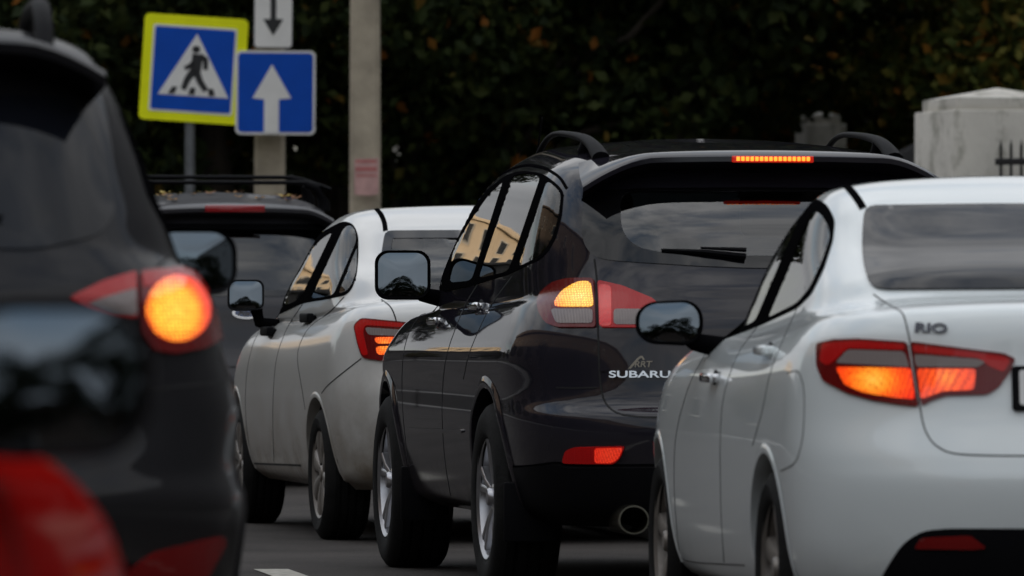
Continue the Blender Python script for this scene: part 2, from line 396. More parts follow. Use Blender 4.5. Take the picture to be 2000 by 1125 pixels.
        for f in f2:
            for i in range(3): ec[tuple(sorted((f[i], f[(i + 1) % 3])))] += 1
        be = [e for e, c in ec.items() if c == 1]; mp_ = {}
        if skirt:
            for e in be:
                for i in e:
                    if i not in mp_: mp_[i] = len(V); V.append(pos[i] + nor[i] * (off - skirt))
            F += [(a, b, mp_[b], mp_[a]) for a, b in be]
        bm = bmesh.new(); vv = [bm.verts.new(v) for v in V]
        for f in F:
            try: bm.faces.new([vv[i] for i in f])
            except ValueError: pass
        bmesh.ops.delete(bm, geom=[v for v in bm.verts if not v.link_faces], context='VERTS')
        bmesh.ops.recalc_face_normals(bm, faces=bm.faces)
        c0 = sum((Vector(n) for n in nor), Vector()); up = sum((f.normal * f.calc_area() for f in bm.faces), Vector())
        if up.dot(c0) < 0: bmesh.ops.reverse_faces(bm, faces=bm.faces)
        bm2 = bm.copy() if mirror else None
        par = parent if parent else s.root
        o = s._fin(name, bm, material, par[0] if isinstance(par, tuple) else par, label)
        if cut:
            P3 = np.array([pos[i] for i in range(len(outer))]); ax = (1, 2) if (mode in ('left', 'right') or cut == 'side') else (0, 2)
            s.cuts.append((cut, shrink([tuple(p[list(ax)]) for p in P3], -.016 if cut == 'rear' else .002)))
        o2 = None
        if mirror:
            for v in bm2.verts: v.co.x = -v.co.x
            bmesh.ops.reverse_faces(bm2, faces=bm2.faces)
            o2 = s._fin(name, bm2, material, par[1] if isinstance(par, tuple) else par, label)
        return (o, o2) if mirror else o
    def _fin(s, name, bm, material, parent, label):
        me = bpy.data.meshes.new(name); bm.to_mesh(me); bm.free(); me.materials.append(material); me.shade_smooth(); me.set_sharp_from_angle(angle=R(40))
        o = bpy.data.objects.new(name, me); C.objects.link(o); o.parent = parent
        if label: o['label'] = label
        return o
    def line(s, name, poly, width=.006, material=None, mode='px', off=.0012, mirror=True, closed=False, parent=None, step=(5, 8), thick=.004):
        poly = list(poly)
        for _ in range(2):
            if len(poly) > 2: poly = [poly[0]] + [q for a, b in zip(poly[:-1], poly[1:]) for q in ((a[0] * .78 + b[0] * .22, a[1] * .78 + b[1] * .22), (a[0] * .22 + b[0] * .78, a[1] * .22 + b[1] * .78))] + [poly[-1]]
        pts = densify(poly, *(step if mode == 'px' else (.04, .04)), closed=closed)
        H = [s.hit(a, b, mode) for a, b in pts]
        if closed: H.append(H[0])
        V = []; F = []
        for i, (p, n) in enumerate(H):
            t = (H[min(i + 1, len(H) - 1)][0] - H[max(i - 1, 0)][0])
            t = t.normalized() if t.length > 1e-6 else Vector((0, 1, 0)); sd_ = t.cross(n).normalized() * width / 2
            V += [p - sd_ + n * (off - thick), p - sd_ + n * off, p + sd_ + n * off, p + sd_ + n * (off - thick)]
        for i in range(len(H) - 1):
            for k in range(3): F.append((i * 4 + k, i * 4 + k + 1, i * 4 + k + 5, i * 4 + k + 4))
        par = parent or s.root
        new_obj(name, V, F, material or M['gap'], par)
        if mirror: new_obj(name, [(-v[0], v[1], v[2]) for v in V], [tuple(reversed(f)) for f in F], material or M['gap'], par)
    def local(s, px, py, depth_off=0):
        return s.hit(px, py)[0]
    # --- finished body
    def finish(s, floor_mat=None, lip=None, lip_w=.02, lip_out=.008):
        V = s.V.copy(); F = s.F
        for (yc, zc, rad) in s.arches:
            r = np.hypot(V[:, 1] - yc, V[:, 2] - zc); k = (np.abs(r - rad) < .013) & (np.abs(V[:, 0]) > .5) & (V[:, 2] < zc + rad + .02)
            V[k, 1] = yc + (V[k, 1] - yc) * rad / r[k]; V[k, 2] = zc + (V[k, 2] - zc) * rad / r[k]
        cen = np.array([V[list(f)].mean(0) for f in F]); keep = np.ones(len(F), bool)
        for (yc, zc, rad) in s.arches:
            keep &= ~((np.hypot(cen[:, 1] - yc, cen[:, 2] - zc) < rad) & (np.abs(cen[:, 0]) > .5) & (cen[:, 1] > yc - rad))
        for kind, poly in s.cuts:
            if kind == 'side': keep &= ~(inpoly(cen[:, 1:3], poly) & (np.abs(cen[:, 0]) > .35))
            elif kind == 'rear':
                m = np.abs(np.array(poly)); keep &= ~(((inpoly(cen[:, [0, 2]], poly)) | inpoly(np.c_[-cen[:, 0], cen[:, 2]], poly)) & (cen[:, 1] < s.wb * .45))
            elif kind == 'front': keep &= ~(inpoly(cen[:, [0, 2]], poly) & (cen[:, 1] > s.wb * .45))
        o = new_obj('body', V, [f for f, k in zip(F, keep) if k], s.material, s.root, angle=50)
        new_obj('underbody', s.V, s.floor, M['black'], s.root)
        nrm = np.zeros_like(V); 
        for v in o.data.vertices: nrm[v.index] = v.normal
        kf = [f for f, k, ce in zip(F, keep, cen) if k and ce[2] > .45]; Li = V - nrm * .018
        used = sorted({i for f in kf for i in f}); ix = {i: j for j, i in enumerate(used)}
        new_obj('inner_lining', Li[used], [tuple(ix[i] for i in f) for f in kf], M['cloth'], s.root)
        for (yc, zc, rad) in s.arches:
            for sx, md in ((-1, 'left'), (1, 'right')):
                V2 = []; F2 = []; W2 = []; FW = []; ns = 30
                a0 = math.asin(max(-.36, min(.2, (s.V[:, 2].min() + .055 - zc) / rad))); a1 = math.pi - a0
                for i in range(ns + 1):
                    a = a0 + (a1 - a0) * i / ns; ca, sa = math.cos(a), math.sin(a)
                    for rr, of in ((rad + lip_w, .0015), (rad + lip_w * .5, lip_out * .7), (rad + .002, lip_out), (rad - .010, lip_out * .6), (rad - .012, -.05)):
                        p, n = s.hit(yc + (rad + lip_w * .4) * ca, max(zc + (rad + lip_w * .4) * sa, s.V[:, 2].min() + .05), md)
                        p2, n2 = s.hit(yc + rr * ca, max(zc + rr * sa, s.V[:, 2].min() + .05), md)
                        x = p2.x if of > -.01 else p.x
                        V2.append((x + sx * of, yc + rr * ca, zc + rr * sa))
                    W2 += [(p.x - sx * .03, yc + (rad + .01) * ca, zc + (rad + .01) * sa), (sx * .46, yc + (rad + .01) * ca, zc + (rad + .01) * sa)]
                for i in range(ns):
                    for k in range(4): F2.append((i * 5 + k, i * 5 + k + 1, i * 5 + k + 6, i * 5 + k + 5))
                    FW.append((2 * i, 2 * i + 1, 2 * i + 3, 2 * i + 2))
                FW.append(tuple(2 * i + 1 for i in range(ns + 1)))
                bm = bmesh.new(); vv = [bm.verts.new(v) for v in V2]; [bm.faces.new([vv[i] for i in f]) for f in F2]
                from_bm('wheel_arch', bm, lip or s.material, s.root, angle=50)
                bm = bmesh.new(); vv = [bm.verts.new(v) for v in W2]; [bm.faces.new([vv[i] for i in f]) for f in FW]
                from_bm('wheel_well', bm, M['well'], s.root)
        return o
    def wheels(s, rad, wd, rimr, xout, style, spokes, rim_mat):
        for (yc) in (0, s.wb):
            for sx in (-1, 1):
                wh = empty('wheel', (sx * xout, yc, rad), 0, s.root)
                if sx > 0: wh.rotation_euler = (0, 0, math.pi)
                wheel_parts(wh, rad, wd, rimr, style, spokes, rim_mat, yc)
_wheel_cache = {}
def wheel_parts(wh, rad, wd, rimr, style, spokes, rim_mat, yc):
    key = (rad, wd, rimr, style, spokes, rim_mat.name)
    if key in _wheel_cache:
        for nm, me in _wheel_cache[key]:
            o = bpy.data.objects.new(nm, me); C.objects.link(o); o.parent = wh
        return
    rs = rad
    prof = [(rimr - .012, .02), (rimr + .004, .004), (rimr + .02, -.004), ((rimr + rs) / 2, -.010), (rs - .035, -.004), (rs - .012, .012), (rs - .002, .03)]
    x = .03; nb = 4; bw = (wd - .06 - (nb - 1) * .010) / nb
    for k in range(nb):
        prof.append((rs, x + .003)); x += bw; prof.append((rs, x - .003))
        if k < nb - 1: prof += [(rs - .009, x), (rs - .009, x + .010)]; x += .010
    prof += [(rs - .002, wd - .03), (rs - .012, wd - .012), (rs - .035, wd + .004), ((rimr + rs) / 2, wd + .010), (rimr, wd - .004)]
    V, F = lathe(prof, 72); V = [(a, b, c if c > -rs + .006 else -rs + .006 + (c + rs - .006) * .0) for a, b, c in V]
    V = [(a, b, c - .006) for a, b, c in V]
    parts = []
    bm = bmesh.new(); vv = [bm.verts.new(v) for v in V]; [bm.faces.new([vv[i] for i in f]) for f in F]
    parts.append(from_bm('tyre', bm, M['rubber'], wh, angle=30))
    # rim: barrel and lip, spokes, hub
    bm = bmesh.new()
    V, F = lathe([(rimr - .004, wd * .8), (rimr - .016, wd * .5), (rimr - .018, .05), (rimr - .010, .012), (rimr + .004, .002), (rimr + .008, .008), (rimr + .002, .03)], 64)
    vv = [bm.verts.new(v) for v in V]; [bm.faces.new([vv[i] for i in f]) for f in F]
    for k in range(spokes):
        a = 2 * math.pi * k / spokes + .3
        offs = (-.16, .16) if style == 'twin' else (0,)
        for of in offs:
            ri, ro = .045, rimr - .012
            wi, wo = (.016, .020) if style == 'twin' else ((.026, .042) if style == 'alloy' else (.022, .055))
            aa = a + of * .35; ab = a + of
            d0 = Vector((0, math.cos(aa), math.sin(aa))); d1 = Vector((0, math.cos(ab), math.sin(ab)))
            n0 = Vector((0, -math.sin(aa), math.cos(aa))); n1 = Vector((0, -math.sin(ab), math.cos(ab)))
            xi, xo_, th = (.030, .012, .03) if style != 'cover' else (.012, .006, .012)
            ring0 = []; 
            for dd, nn, r_, wv, xx in ((d0, n0, ri, wi, xi), (d0.lerp(d1, .5), n0.lerp(n1, .5), (ri + ro) / 2, (wi + wo) / 2 * .92, (xi + xo_) / 2 - .004), (d1, n1, ro, wo, xo_)):
                c = dd * r_
                ring0.append([c + nn * wv + Vector((xx + th, 0, 0)), c + nn * wv * .8 + Vector((xx + .004, 0, 0)), c + nn * wv * .45 + Vector((xx, 0, 0)), c - nn * wv * .45 + Vector((xx, 0, 0)), c - nn * wv * .8 + Vector((xx + .004, 0, 0)), c - nn * wv + Vector((xx + th, 0, 0))])
            vv = [[bm.verts.new(v) for v in r_] for r_ in ring0]
            for i in range(2):
                for j in range(5): bm.faces.new((vv[i][j], vv[i][j + 1], vv[i + 1][j + 1], vv[i + 1][j]))
    V, F = lathe([(.001, .006), (.028, .007), (.034, .014), (.036, .026), (.062, .034), (.068, .06)], 32)
    vv = [bm.verts.new(v) for v in V]; [bm.faces.new([vv[i] for i in f]) for f in F]
    parts.append(from_bm('rim', bm, rim_mat, wh, angle=40))
    V, F = lathe([(.001, .075), (rimr * .72, .075), (rimr * .74, .1)], 40)
    bm = bmesh.new(); vv = [bm.verts.new(v) for v in V]; [bm.faces.new([vv[i] for i in f]) for f in F]
    parts.append(from_bm('brake_disc', bm, mat('brake disc %s' % style, (.035, .032, .03), .55, metal=.7, noise=.3), wh))
    _wheel_cache[key] = [(o.name.split('.')[0], o.data) for o in parts]

def side_mirror(car, cx, cz, cy, wd, ht, r, arm_x, arm_z, shell, left=True, turn=8, both=True, depth=.13, taperx=1.0, tilt=5):
    """Door mirror: rounded shell lofted forward from the glass, glass set in, foot to the door."""
    for sx in ((-1, 1) if both else ((-1,) if left else (1,))):
        base = chaikin(rrect(wd, ht, r, 6), 0)
        V = []; F = []; lv = [(.0, .96), (-.004, 1.0), (.03, 1.03), (.07, 1.0), (depth * .8, .82), (depth, .50), (depth * 1.06, .15)]
        n = len(base); Rm = Matrix.Rotation(R(turn) * (-sx), 3, 'Z') @ Matrix.Rotation(R(-tilt), 3, 'X')
        def P(x, y, z): 
            k = 1 - (1 - taperx) * max(0, x / wd + .5)
            v = Rm @ Vector((x * (-1 if sx < 0 else 1), y, z * k)); return (sx * cx + v.x, cy + v.y, cz + v.z)
        for d, k in lv: V += [P(x * k, d, z * k) for x, z in base]
        for i in range(len(lv) - 1): F += [(i * n + j, i * n + (j + 1) % n, (i + 1) * n + (j + 1) % n, (i + 1) * n + j) for j in range(n)]
        F.append(tuple((len(lv) - 1) * n + j for j in range(n)))
        b = len(V); V += [P(x * .90, .012, z * .90) for x, z in base]; F += [(j, (j + 1) % n, b + (j + 1) % n, b + j) for j in range(n)]
        bm = bmesh.new(); vv = [bm.verts.new(v) for v in V]; [bm.faces.new([vv[i] for i in f]) for f in F]
        sh = from_bm('side_mirror', bm, shell, car.root, angle=40)
        V = [P(0, .006, 0)]; F = []; nr2 = 8
        for q in range(1, nr2 + 1):
            k = .905 * q / nr2; V += [P(x * k,   .009 - .003 * (1 - (q / nr2) ** 2), z * k) for x, z in base]
        F += [(0, 1 + j, 1 + (j + 1) % n) for j in range(n)]
        for q in range(nr2 - 1): F += [(1 + q * n + j, 1 + (q + 1) * n + j, 1 + (q + 1) * n + (j + 1) % n, 1 + q * n + (j + 1) % n) for j in range(n)]
        bm = bmesh.new(); vv = [bm.verts.new(v) for v in V]; [bm.faces.new([vv[i] for i in f]) for f in F]; from_bm('mirror_glass', bm, M['mirror'], sh, angle=80)
        tube('mirror_foot', [(sx * (cx - wd * .30), cy + .05, cz - ht * .30), (sx * (arm_x + .04), cy + .06, arm_z + .02), (sx * (arm_x - .06), cy + .07, arm_z)], [.035, .04, .05], M['satin'], sh, 12, .7)

def cabin(car, zs, zt, hw, yf, yr, yd, right_hand=False):
    """Seats, headrests, dashboard and steering wheel seen dimly through the glass."""
    for (x, y) in ((-hw * .5, yf), (hw * .5, yf)):
        bm = bmesh.new(); rbox(bm, (x, y + .22, zs), (.5, .5, .16), .05); rbox(bm, (x, y - .02, zs + .36), (.48, .14, .62), .06, 2, Matrix.Rotation(R(-12), 3, 'X'))
        st = from_bm('seat', bm, M['cloth'], car.root)
        bm = bmesh.new(); rbox(bm, (x, y - .13, zs + .80), (.26, .10, .19), .045, 3); from_bm('headrest', bm, M['cloth'], st)
    bm = bmesh.new(); rbox(bm, (0, yr + .2, zs), (hw * 1.7, .5, .16), .05); rbox(bm, (0, yr - .05, zs + .30), (hw * 1.7, .16, .55), .06, 2, Matrix.Rotation(R(-14), 3, 'X'))
    st = from_bm('rear_seat', bm, M['cloth'], car.root)
    for x in (-hw * .58, hw * .58):
        bm = bmesh.new(); rbox(bm, (x, yr - .13, zs + .66), (.25, .09, .16), .04, 3); from_bm('headrest', bm, M['cloth'], st)
    box_obj('dashboard', (0, yd, zs + .34), (hw * 1.75, .5, .3), M['black'], car.root, .08)
    tc_ = [(-hw * .5 + .18 * math.cos(a), yd - .36 + .06 * math.sin(a), zs + .42 + .18 * math.sin(a)) for a in np.linspace(0, 2 * math.pi, 25)]
    tube('steering_wheel', tc_, .014, M['black'], car.root, 8, 1, False)
# ------------------------------------------------------------------ ground and road
LANE = R(7.5)                                        # the lane bends off to the left of the view
def sheet(name, x0, x1, y0, y1, z, material, rz=0, n=1):
    c, s_ = math.cos(rz), math.sin(rz); V = []; F = []
    for j in range(n + 1):
        y = y0 + (y1 - y0) * j / n
        for x in (x0, x1): V.append((x * c - y * s_, x * s_ + y * c, z))
    F = [(2 * j, 2 * j + 1, 2 * j + 3, 2 * j + 2) for j in range(n)]
    return new_obj(name, V, F, material, smooth=False)
def asphalt_mat():
    m = mat('asphalt', (.050, .044, .040), .85, spec=.2, noise=.3, nscale=1.2)
    nt = m.node_tree; b = nt.nodes['Principled BSDF']; tc = nt.nodes.new('ShaderNodeTexCoord'); v = nt.nodes.new('ShaderNodeTexVoronoi'); v.inputs['Scale'].default_value = 130
    nt.links.new(tc.outputs['Object'], v.inputs['Vector']); bp = nt.nodes.new('ShaderNodeBump'); bp.inputs['Strength'].default_value = .9; bp.inputs['Distance'].default_value = .006
    nt.links.new(v.outputs['Distance'], bp.inputs['Height']); nt.links.new(bp.outputs[0], b.inputs['Normal'])
    return m
tag(sheet('ground', -1500, 1500, -1500, 2500, -.16, mat('soil and grass', (.035, .038, .018), .95, noise=.4, nscale=.6)), kind='structure')
tag(sheet('road', -7.5, 5.0, -80, 140, 0, asphalt_mat(), LANE), kind='structure')
paving = mat('paving', (.16, .15, .14), .85, noise=.2, nscale=3, bump=.3, bscale=40)
tag(sheet('pavement', 5.17, 9.0, -80, 140, .12, paving, LANE), kind='structure')
tag(sheet('pavement_far', -12.0, -7.67, -80, 140, .12, paving, LANE), kind='structure')
kerb_m = mat('kerb concrete', (.26, .25, .24), .85, noise=.2, nscale=6)
for nm, xk in (('kerb', 5.085), ('kerb_far', -7.585)):
    bm = bmesh.new(); rbox(bm, (xk, 30, 0.0), (.17, 220, .25), .015); bmesh.ops.rotate(bm, cent=(0, 0, 0), matrix=Matrix.Rotation(LANE, 3, 'Z'), verts=bm.verts)
    tag(from_bm(nm, bm, kerb_m), kind='structure')
line_m = mat('worn road paint', (.36, .34, .29), .7, noise=.35, nscale=25)
p0 = at(548, 1120, 1); gd = pix_dir(548, 1120); k0 = -CAM_H / gd.z; g0 = Vector((0, 0, CAM_H)) + gd * k0
for k in range(-3, 9):
    yy0 = k * 4.6 - 1.0; c, s_ = math.cos(LANE), math.sin(LANE)
    V = [(g0.x + x * c - y * s_, g0.y + x * s_ + y * c, .004) for x, y in ((-.07, yy0), (.07, yy0), (.07, yy0 + 1.4), (-.07, yy0 + 1.4))]
    o = new_obj('road_marking', V, [(0, 1, 2, 3)], line_m, smooth=False); tag(o, kind='structure')

# ------------------------------------------------------------------ cars
QUEUE = 'cars queueing in the lane'
def sym_rear(car, pts, mode='px', centre=None):
    """Left-half outline (top centre to bottom centre) -> closed outline in the rear view, both halves."""
    H = [car.hit(a, b)[0] for a, b in pts] if mode == 'px' else [Vector((a, 0, b)) for a, b in pts]
    Lh = [(-abs(h.x), h.z) for h in H]
    return Lh + [(-x, z) for x, z in reversed(Lh)]
def handle(car, px, py, material, ln=.17, mode='px', k=1.0):
    p, n = car.hit(px, py, mode)
    for sx in (1, -1):
        bm = bmesh.new(); rbox(bm, (0, 0, 0), (.022 * k, ln, .030 * k), .009, 3); rbox(bm, (.018, ln * .38, 0), (.03, .03, .026), .006); rbox(bm, (.018, -ln * .38, 0), (.03, .03, .026), .006)
        for v in bm.verts: v.co = (p.x * sx + (v.co.x - .030) * (1 if p.x * sx < 0 else -1), p.y + v.co.y, p.z + v.co.z)
        h = from_bm('door_handle', bm, material, car.root)
        bm = bmesh.new(); bmesh.ops.create_uvsphere(bm, u_segments=16, v_segments=8, radius=1)
        for v in bm.verts: v.co = (p.x * sx + v.co.x * .006, p.y + v.co.y * ln * .36, p.z - .006 + v.co.z * .032)
        from_bm('handle_recess', bm, M['gap'] if material is not M['chrome'] else M['black'], h)
def plate_text(car, name, body, px0, px1, size_h, material, depth=.003, shear=0, bold=0, parent=None, xs=1.0):
    """Raised lettering on the tail between two pixels on its middle line."""
    a, n = car.hit(*px0); b, _ = car.hit(*px1); c, n = car.hit((px0[0] + px1[0]) / 2, (px0[1] + px1[1]) / 2)
    x = (b - a).normalized(); y = n.cross(x).normalized(); z = x.cross(y)
    if z.dot(n) < 0: z = -z
    m = Matrix.Translation(c + n * .004) @ Matrix((x, y, n)).transposed().to_4x4()
    o = text_obj(name, body, size_h / .7, material, parent or car.root, m, depth, shear, bold, xs)
    xsz = [v.co.dot(x) for v in o.data.vertices]; got = max(xsz) - min(xsz); k = (b - a).length / got
    for v in o.data.vertices: v.co = v.co + x * ((v.co - c).dot(x) * (k - 1))
    return o

# --- dark grey crossover in the middle of the queue
SUB = paint('graphite paint', (.014, .013, .019), 0, .3, spec=0, coat=.9, dtop=.62, dmax=.5, dust=(.06, .05, .042))
c = car = Car('crossover', 'dark grey crossover with chrome door handles and roof rails, brake lights on', 'car', (.814, 27.34, 0), 8.8, [
    (.27, .27, .25, -.95, 3.45, .78, 2.8, .70, 2.6, .8, 0),
    (.33, .31, .30, -1.03, 3.60, .86, 2.9, .72, 2.6, .85, 0),
    (.47, .45, .45, -1.08, 3.70, .905, 3.0, .74, 2.6, .9, 0),
    (.60, .58, .58, -1.10, 3.72, .925, 3.0, .74, 2.6, .9, 0),
    (.665, .66, .66, -1.09, 3.70, .932, 3.0, .74, 2.6, .9, 0),
    (.72, .74, .74, -1.03, 3.68, .930, 3.0, .72, 2.6, .9, 0),
    (.88, .86, .82, -1.00, 3.60, .942, 3.0, .72, 2.6, .9, 0),
    (1.00, .96, .90, -.985, 3.48, .910, 3.0, .72, 2.6, .9, 0),
    (1.09, 1.025, .97, -.95, 3.25, .872, 3.0, .72, 2.6, .9, 0),
    (1.13, 1.055, 1.03, -.93, 2.35, .845, 3.0, .72, 2.6, .7, .012),
    (1.22, 1.16, 1.15, -.88, 2.16, .842, 3.0, .70, 3.0, .55, .01),
    (1.36, 1.33, 1.33, -.83, 1.84, .815, 3.0, .66, 3.0, .52, .01),
    (1.48, 1.50, 1.49, -.745, 1.46, .772, 3.0, .60, 3.0, .5, .01),
    (1.555, 1.60, 1.585, -.65, 1.18, .705, 2.8, .55, 2.9, .5, .012),
    (1.56, 1.68, 1.64, -.50, .94, .585, 2.6, .5, 2.6, .45, .012),
    (1.55, 1.72, 1.66, -.15, .62, .35, 2.4, .4, 2.4, .4, .008)],
    SUB, 2.749, [(0, .355, .415), (2.749, .355, .415)], group=QUEUE)
dlo = [(838, 556), (858, 515), (876, 480), (914, 423), (951, 372), (983, 347), (1001, 338), (1028, 334), (1060, 340), (1071, 346), (1090, 361), (1101, 376), (1097, 422), (1086, 464), (1068, 495), (1052, 508), (992, 537), (926, 557), (868, 570)]
car.line('door_seal', [(876, 474), (917, 407), (953, 361), (990, 333), (1028, 321), (1065, 328), (1094, 346), (1107, 368)], .011, M['satin'], off=.003)
pf = [(877, 552), (884, 488), (919, 430), (955, 379), (984, 353), (922, 548)]
pr = [(1001, 344), (1028, 339), (1057, 345), (994, 530), (934, 544)]
pq = [(1068, 352), (1086, 366), (1097, 380), (1092, 422), (1081, 462), (1064, 491), (1049, 504), (1011, 522)]
car.patch('window_surround', dlo, M['satin'], .003, .006, holes=(pf, pr, pq), dx=3, dy=6)
for p in (pf, pr, pq): car.patch('window', p, M['tint'], .001, 0, dx=3, dy=6, cut='side')
rw_o = sym_rear(car, [(1460, 372), (1141, 372), (1136, 449), (1143, 482), (1163, 503), (1200, 510), (1360, 520), (1460, 524)])
rw_i = sym_rear(car, [(1460, 375), (1212, 375), (1212, 438), (1224, 466), (1252, 486), (1300, 494), (1460, 500)])
car.patch('rear_window_frame', rw_o, M['frit'], .004, .008, 'rear', holes=(rw_i,), mirror=False)
car.patch('rear_window', rw_i, M['rear'], .002, 0, 'rear', mirror=False, cut='rear')
ws = [(-.62, 1.12), (-.52, 1.50), (0, 1.55), (.52, 1.50), (.62, 1.12), (0, 1.12)]
car.patch('windscreen', ws, M['clear'], .002, 0, 'front', mirror=False, cut='front')
# tail lamps
lo = [(1051, 589), (1061, 568), (1083, 551), (1111, 544), (1161, 544), (1165, 640), (1090, 640), (1068, 632), (1055, 612)]
li = [(1169, 548), (1218, 560), (1275, 584), (1290, 600), (1286, 640), (1172, 640)]
tl = car.patch('tail_lamp', lo, M['dark_red'], .010, .016, rnd=1)
cc = car.local(1130, 578)
AMB = [(0, (1, .88, .40)), (.2, (1, .66, .12)), (.75, (1, .44, .03)), (1, (1, .16, .01))]
la = [(1086, 592), (1104, 567), (1132, 551), (1157, 551), (1162, 602), (1088, 602)]
# both lamps of a pair are lit: the pattern is mirrored through |x|
def mirrored(m):
    nt = m.node_tree; sub = [n for n in nt.nodes if n.type == 'VECT_MATH' and n.operation == 'SUBTRACT'][0]; src = sub.inputs[0].links[0].from_socket
    ab = nt.nodes.new('ShaderNodeVectorMath'); ab.operation = 'ABSOLUTE'; nt.links.new(src, ab.inputs[0]); nt.links.new(ab.outputs[0], sub.inputs[0])
    sub.inputs[1].default_value = [abs(v) for v in sub.inputs[1].default_value]; return m
car.patch('brake_light', la, mirrored(lit_lens('crossover brake light', cc, AMB, .95, .11, 120)), .013, .006, parent=tl, dx=4, dy=4)
car.patch('reversing_light', [(1079, 606), (1160, 606), (1160, 633), (1090, 633)], M['clear_lens'], .013, .006, parent=tl, rnd=1, dx=4, dy=4)
ti = car.patch('tail_lamp', li, M['red_lens'], .010, .016, rnd=1)
car.patch('lens', [(1172, 556), (1196, 561), (1196, 638), (1173, 638)], lit_lens('crossover tail light', car.local(1184, 600), [(0, (.9, .012, .01)), (1, (.5, .004, .004))], .3, .2), .013, .006, parent=ti, rnd=1)
car.patch('reversing_light', [(1200, 606), (1268, 606), (1268, 635), (1200, 635)], M['clear_lens'], .013, .006, parent=ti, rnd=1, dx=4, dy=4)
# shut lines, creases
car.line('tailgate_gap', [(1161, 506), (1166, 546), (1168, 645), (1171, 740), (1179, 785), (1203, 808), (1250, 815), (1330, 816), (1480, 816)], .007)
car.line('bumper_gap', [(1166, 757), (1120, 758), (1086, 757)], .005)
car.line('bumper_seam', [(985, 911), (1030, 911), (1090, 902), (1110, 910), (1260, 908), (1400, 908)], .008, M['satin'], thick=.006, off=.003)
car.line('door_gap', [(933, 555), (905, 600), (868, 700), (862, 800), (868, 900), (880, 968)], .006)
car.line('door_gap', [(1000, 540), (955, 600), (915, 690), (905, 740)], .006)
car.line('fuel_flap_gap', [(848, 585), (800, 640), (785, 700), (785, 800), (800, 930)], .006)
car.patch('bumper_skirt', [(985, 915), (1090, 907), (1110, 914), (1330, 913), (1460, 913), (1460, 1056), (1090, 1056), (1020, 1020), (992, 965)], M['black'], .005, .01, rnd=1)
car.patch('door_moulding', [(795, 835), (868, 838), (905, 838), (905, 846), (868, 846), (797, 843)], SUB, .008, .012, rnd=1)
rf = car.patch('reflector', [(1101, 904), (1107, 880), (1122, 873), (1222, 871), (1212, 895), (1200, 906)], M['reflector'], .012, .012, rnd=1)
car.patch('fog_light', [(1164, 874), (1219, 873), (1210, 894), (1199, 903), (1164, 903)], lit_lens('rear fog glow', car.local(1190, 888), [(0, (1, .06, .02)), (1, (.8, .01, .006))], .5, .12), .015, .005, rnd=1, parent=rf)
car.line('tailgate_crease', [(1172, 722), (1250, 724), (1480, 724)], .012, SUB, off=.004, thick=.006)
pt = plate_text(car, 'lettering', 'SUBARU', (1190, 732), (1310, 732), .024, M['chrome'], .003, 0, .0006)
dull = mat('dull gold print', (.26, .23, .18), .4)
plate_text(car, 'sticker', 'RRT', (1238, 712), (1273, 712), .022, dull, .0008, .15, .0004)
car.line('sticker', [(1228, 722), (1252, 694), (1258, 703)], .007, dull, mirror=False, off=.003)
car.line('sticker', [(1228, 722), (1270, 722)], .006, dull, mirror=False, off=.003)
# spoiler with its high brake light
V = []; xs = np.linspace(-.68, .68, 41)
def top_hit(car, x, y):
    p, n, _, _ = car.bvh.ray_cast(Vector((x, y, 4)), Vector((0, 0, -1))); return p if p else car.bvh.find_nearest(Vector((x, y, 1.5)))[0]
for x in xs:
    u = abs(x) / .68; zt = 1.605 - .012 * u**2 - .10 * max(0, (u - .62) / .38) ** 1.7; yt = -.85 + .10 * u**2.5
    A = top_hit(car, x * .93, -.36); 
    V += [(x * .93, A.y, A.z + .004), (x * .97, (A.y + yt) / 2, max(A.z * .45 + zt * .55, zt) + .020 * (1 - u**3)), (x, yt + .02, zt + .012), (x, yt, zt), (x, yt + .004, zt - .018), (x * .98, yt + .10, zt - .035), (x * .95, yt + .30, zt - .055 - .02 * u)]
F = []
for i in range(len(xs) - 1):
    for k in range(6): F.append((i * 7 + k, i * 7 + k + 1, i * 7 + k + 8, i * 7 + k + 7))
F += [tuple(range(7)), tuple(len(V) - 7 + k for k in range(7))]
bm = bmesh.new(); vv = [bm.verts.new(v) for v in V]; [bm.faces.new([vv[i] for i in f]) for f in F]
sp = from_bm('spoiler', bm, SUB, car.root, angle=40)
lm = mat('high brake light', (.3, .01, .005), .2, emit=(1, .22, .02), estr=1.5)
hb = box_obj('high_brake_light', (0, -.848, 1.595), (.30, .018, .024), mat('high brake light case', (.16, .004, .004), .2, emit=(1, .03, .01), estr=.2), sp, .004)
for k in range(16): box_obj('led', ((k - 7.5) * .0172, -.859, 1.596), (.0125, .006, .015), lm, hb, .002)
# roof rails
for sx in (-1, 1):
    pts = []
    for t in np.linspace(0, 1, 33):
        y = 1.55 - 1.92 * t; b = top_hit(car, sx * .56, y)
        lift = .052 * (1 - abs(2 * (t ** 1.5) - 1) ** 3.0); pts.append((sx * (.565 - .015 * t), y, b.z + .004 + lift))
    rl = tube('roof_rail', pts, [.012 + .022 * t ** 4 for t in np.linspace(0, 1, 33)], M['black'], car.root, 12, .8)
    b = top_hit(car, sx * .55, -.05); tube('rail_foot', [(sx * .555, -.05, b.z), (sx * .553, -.07, b.z + .025), (sx * .55, -.08, b.z + .045)], [.034, .028, .024], M['black'], rl, 10, .8)
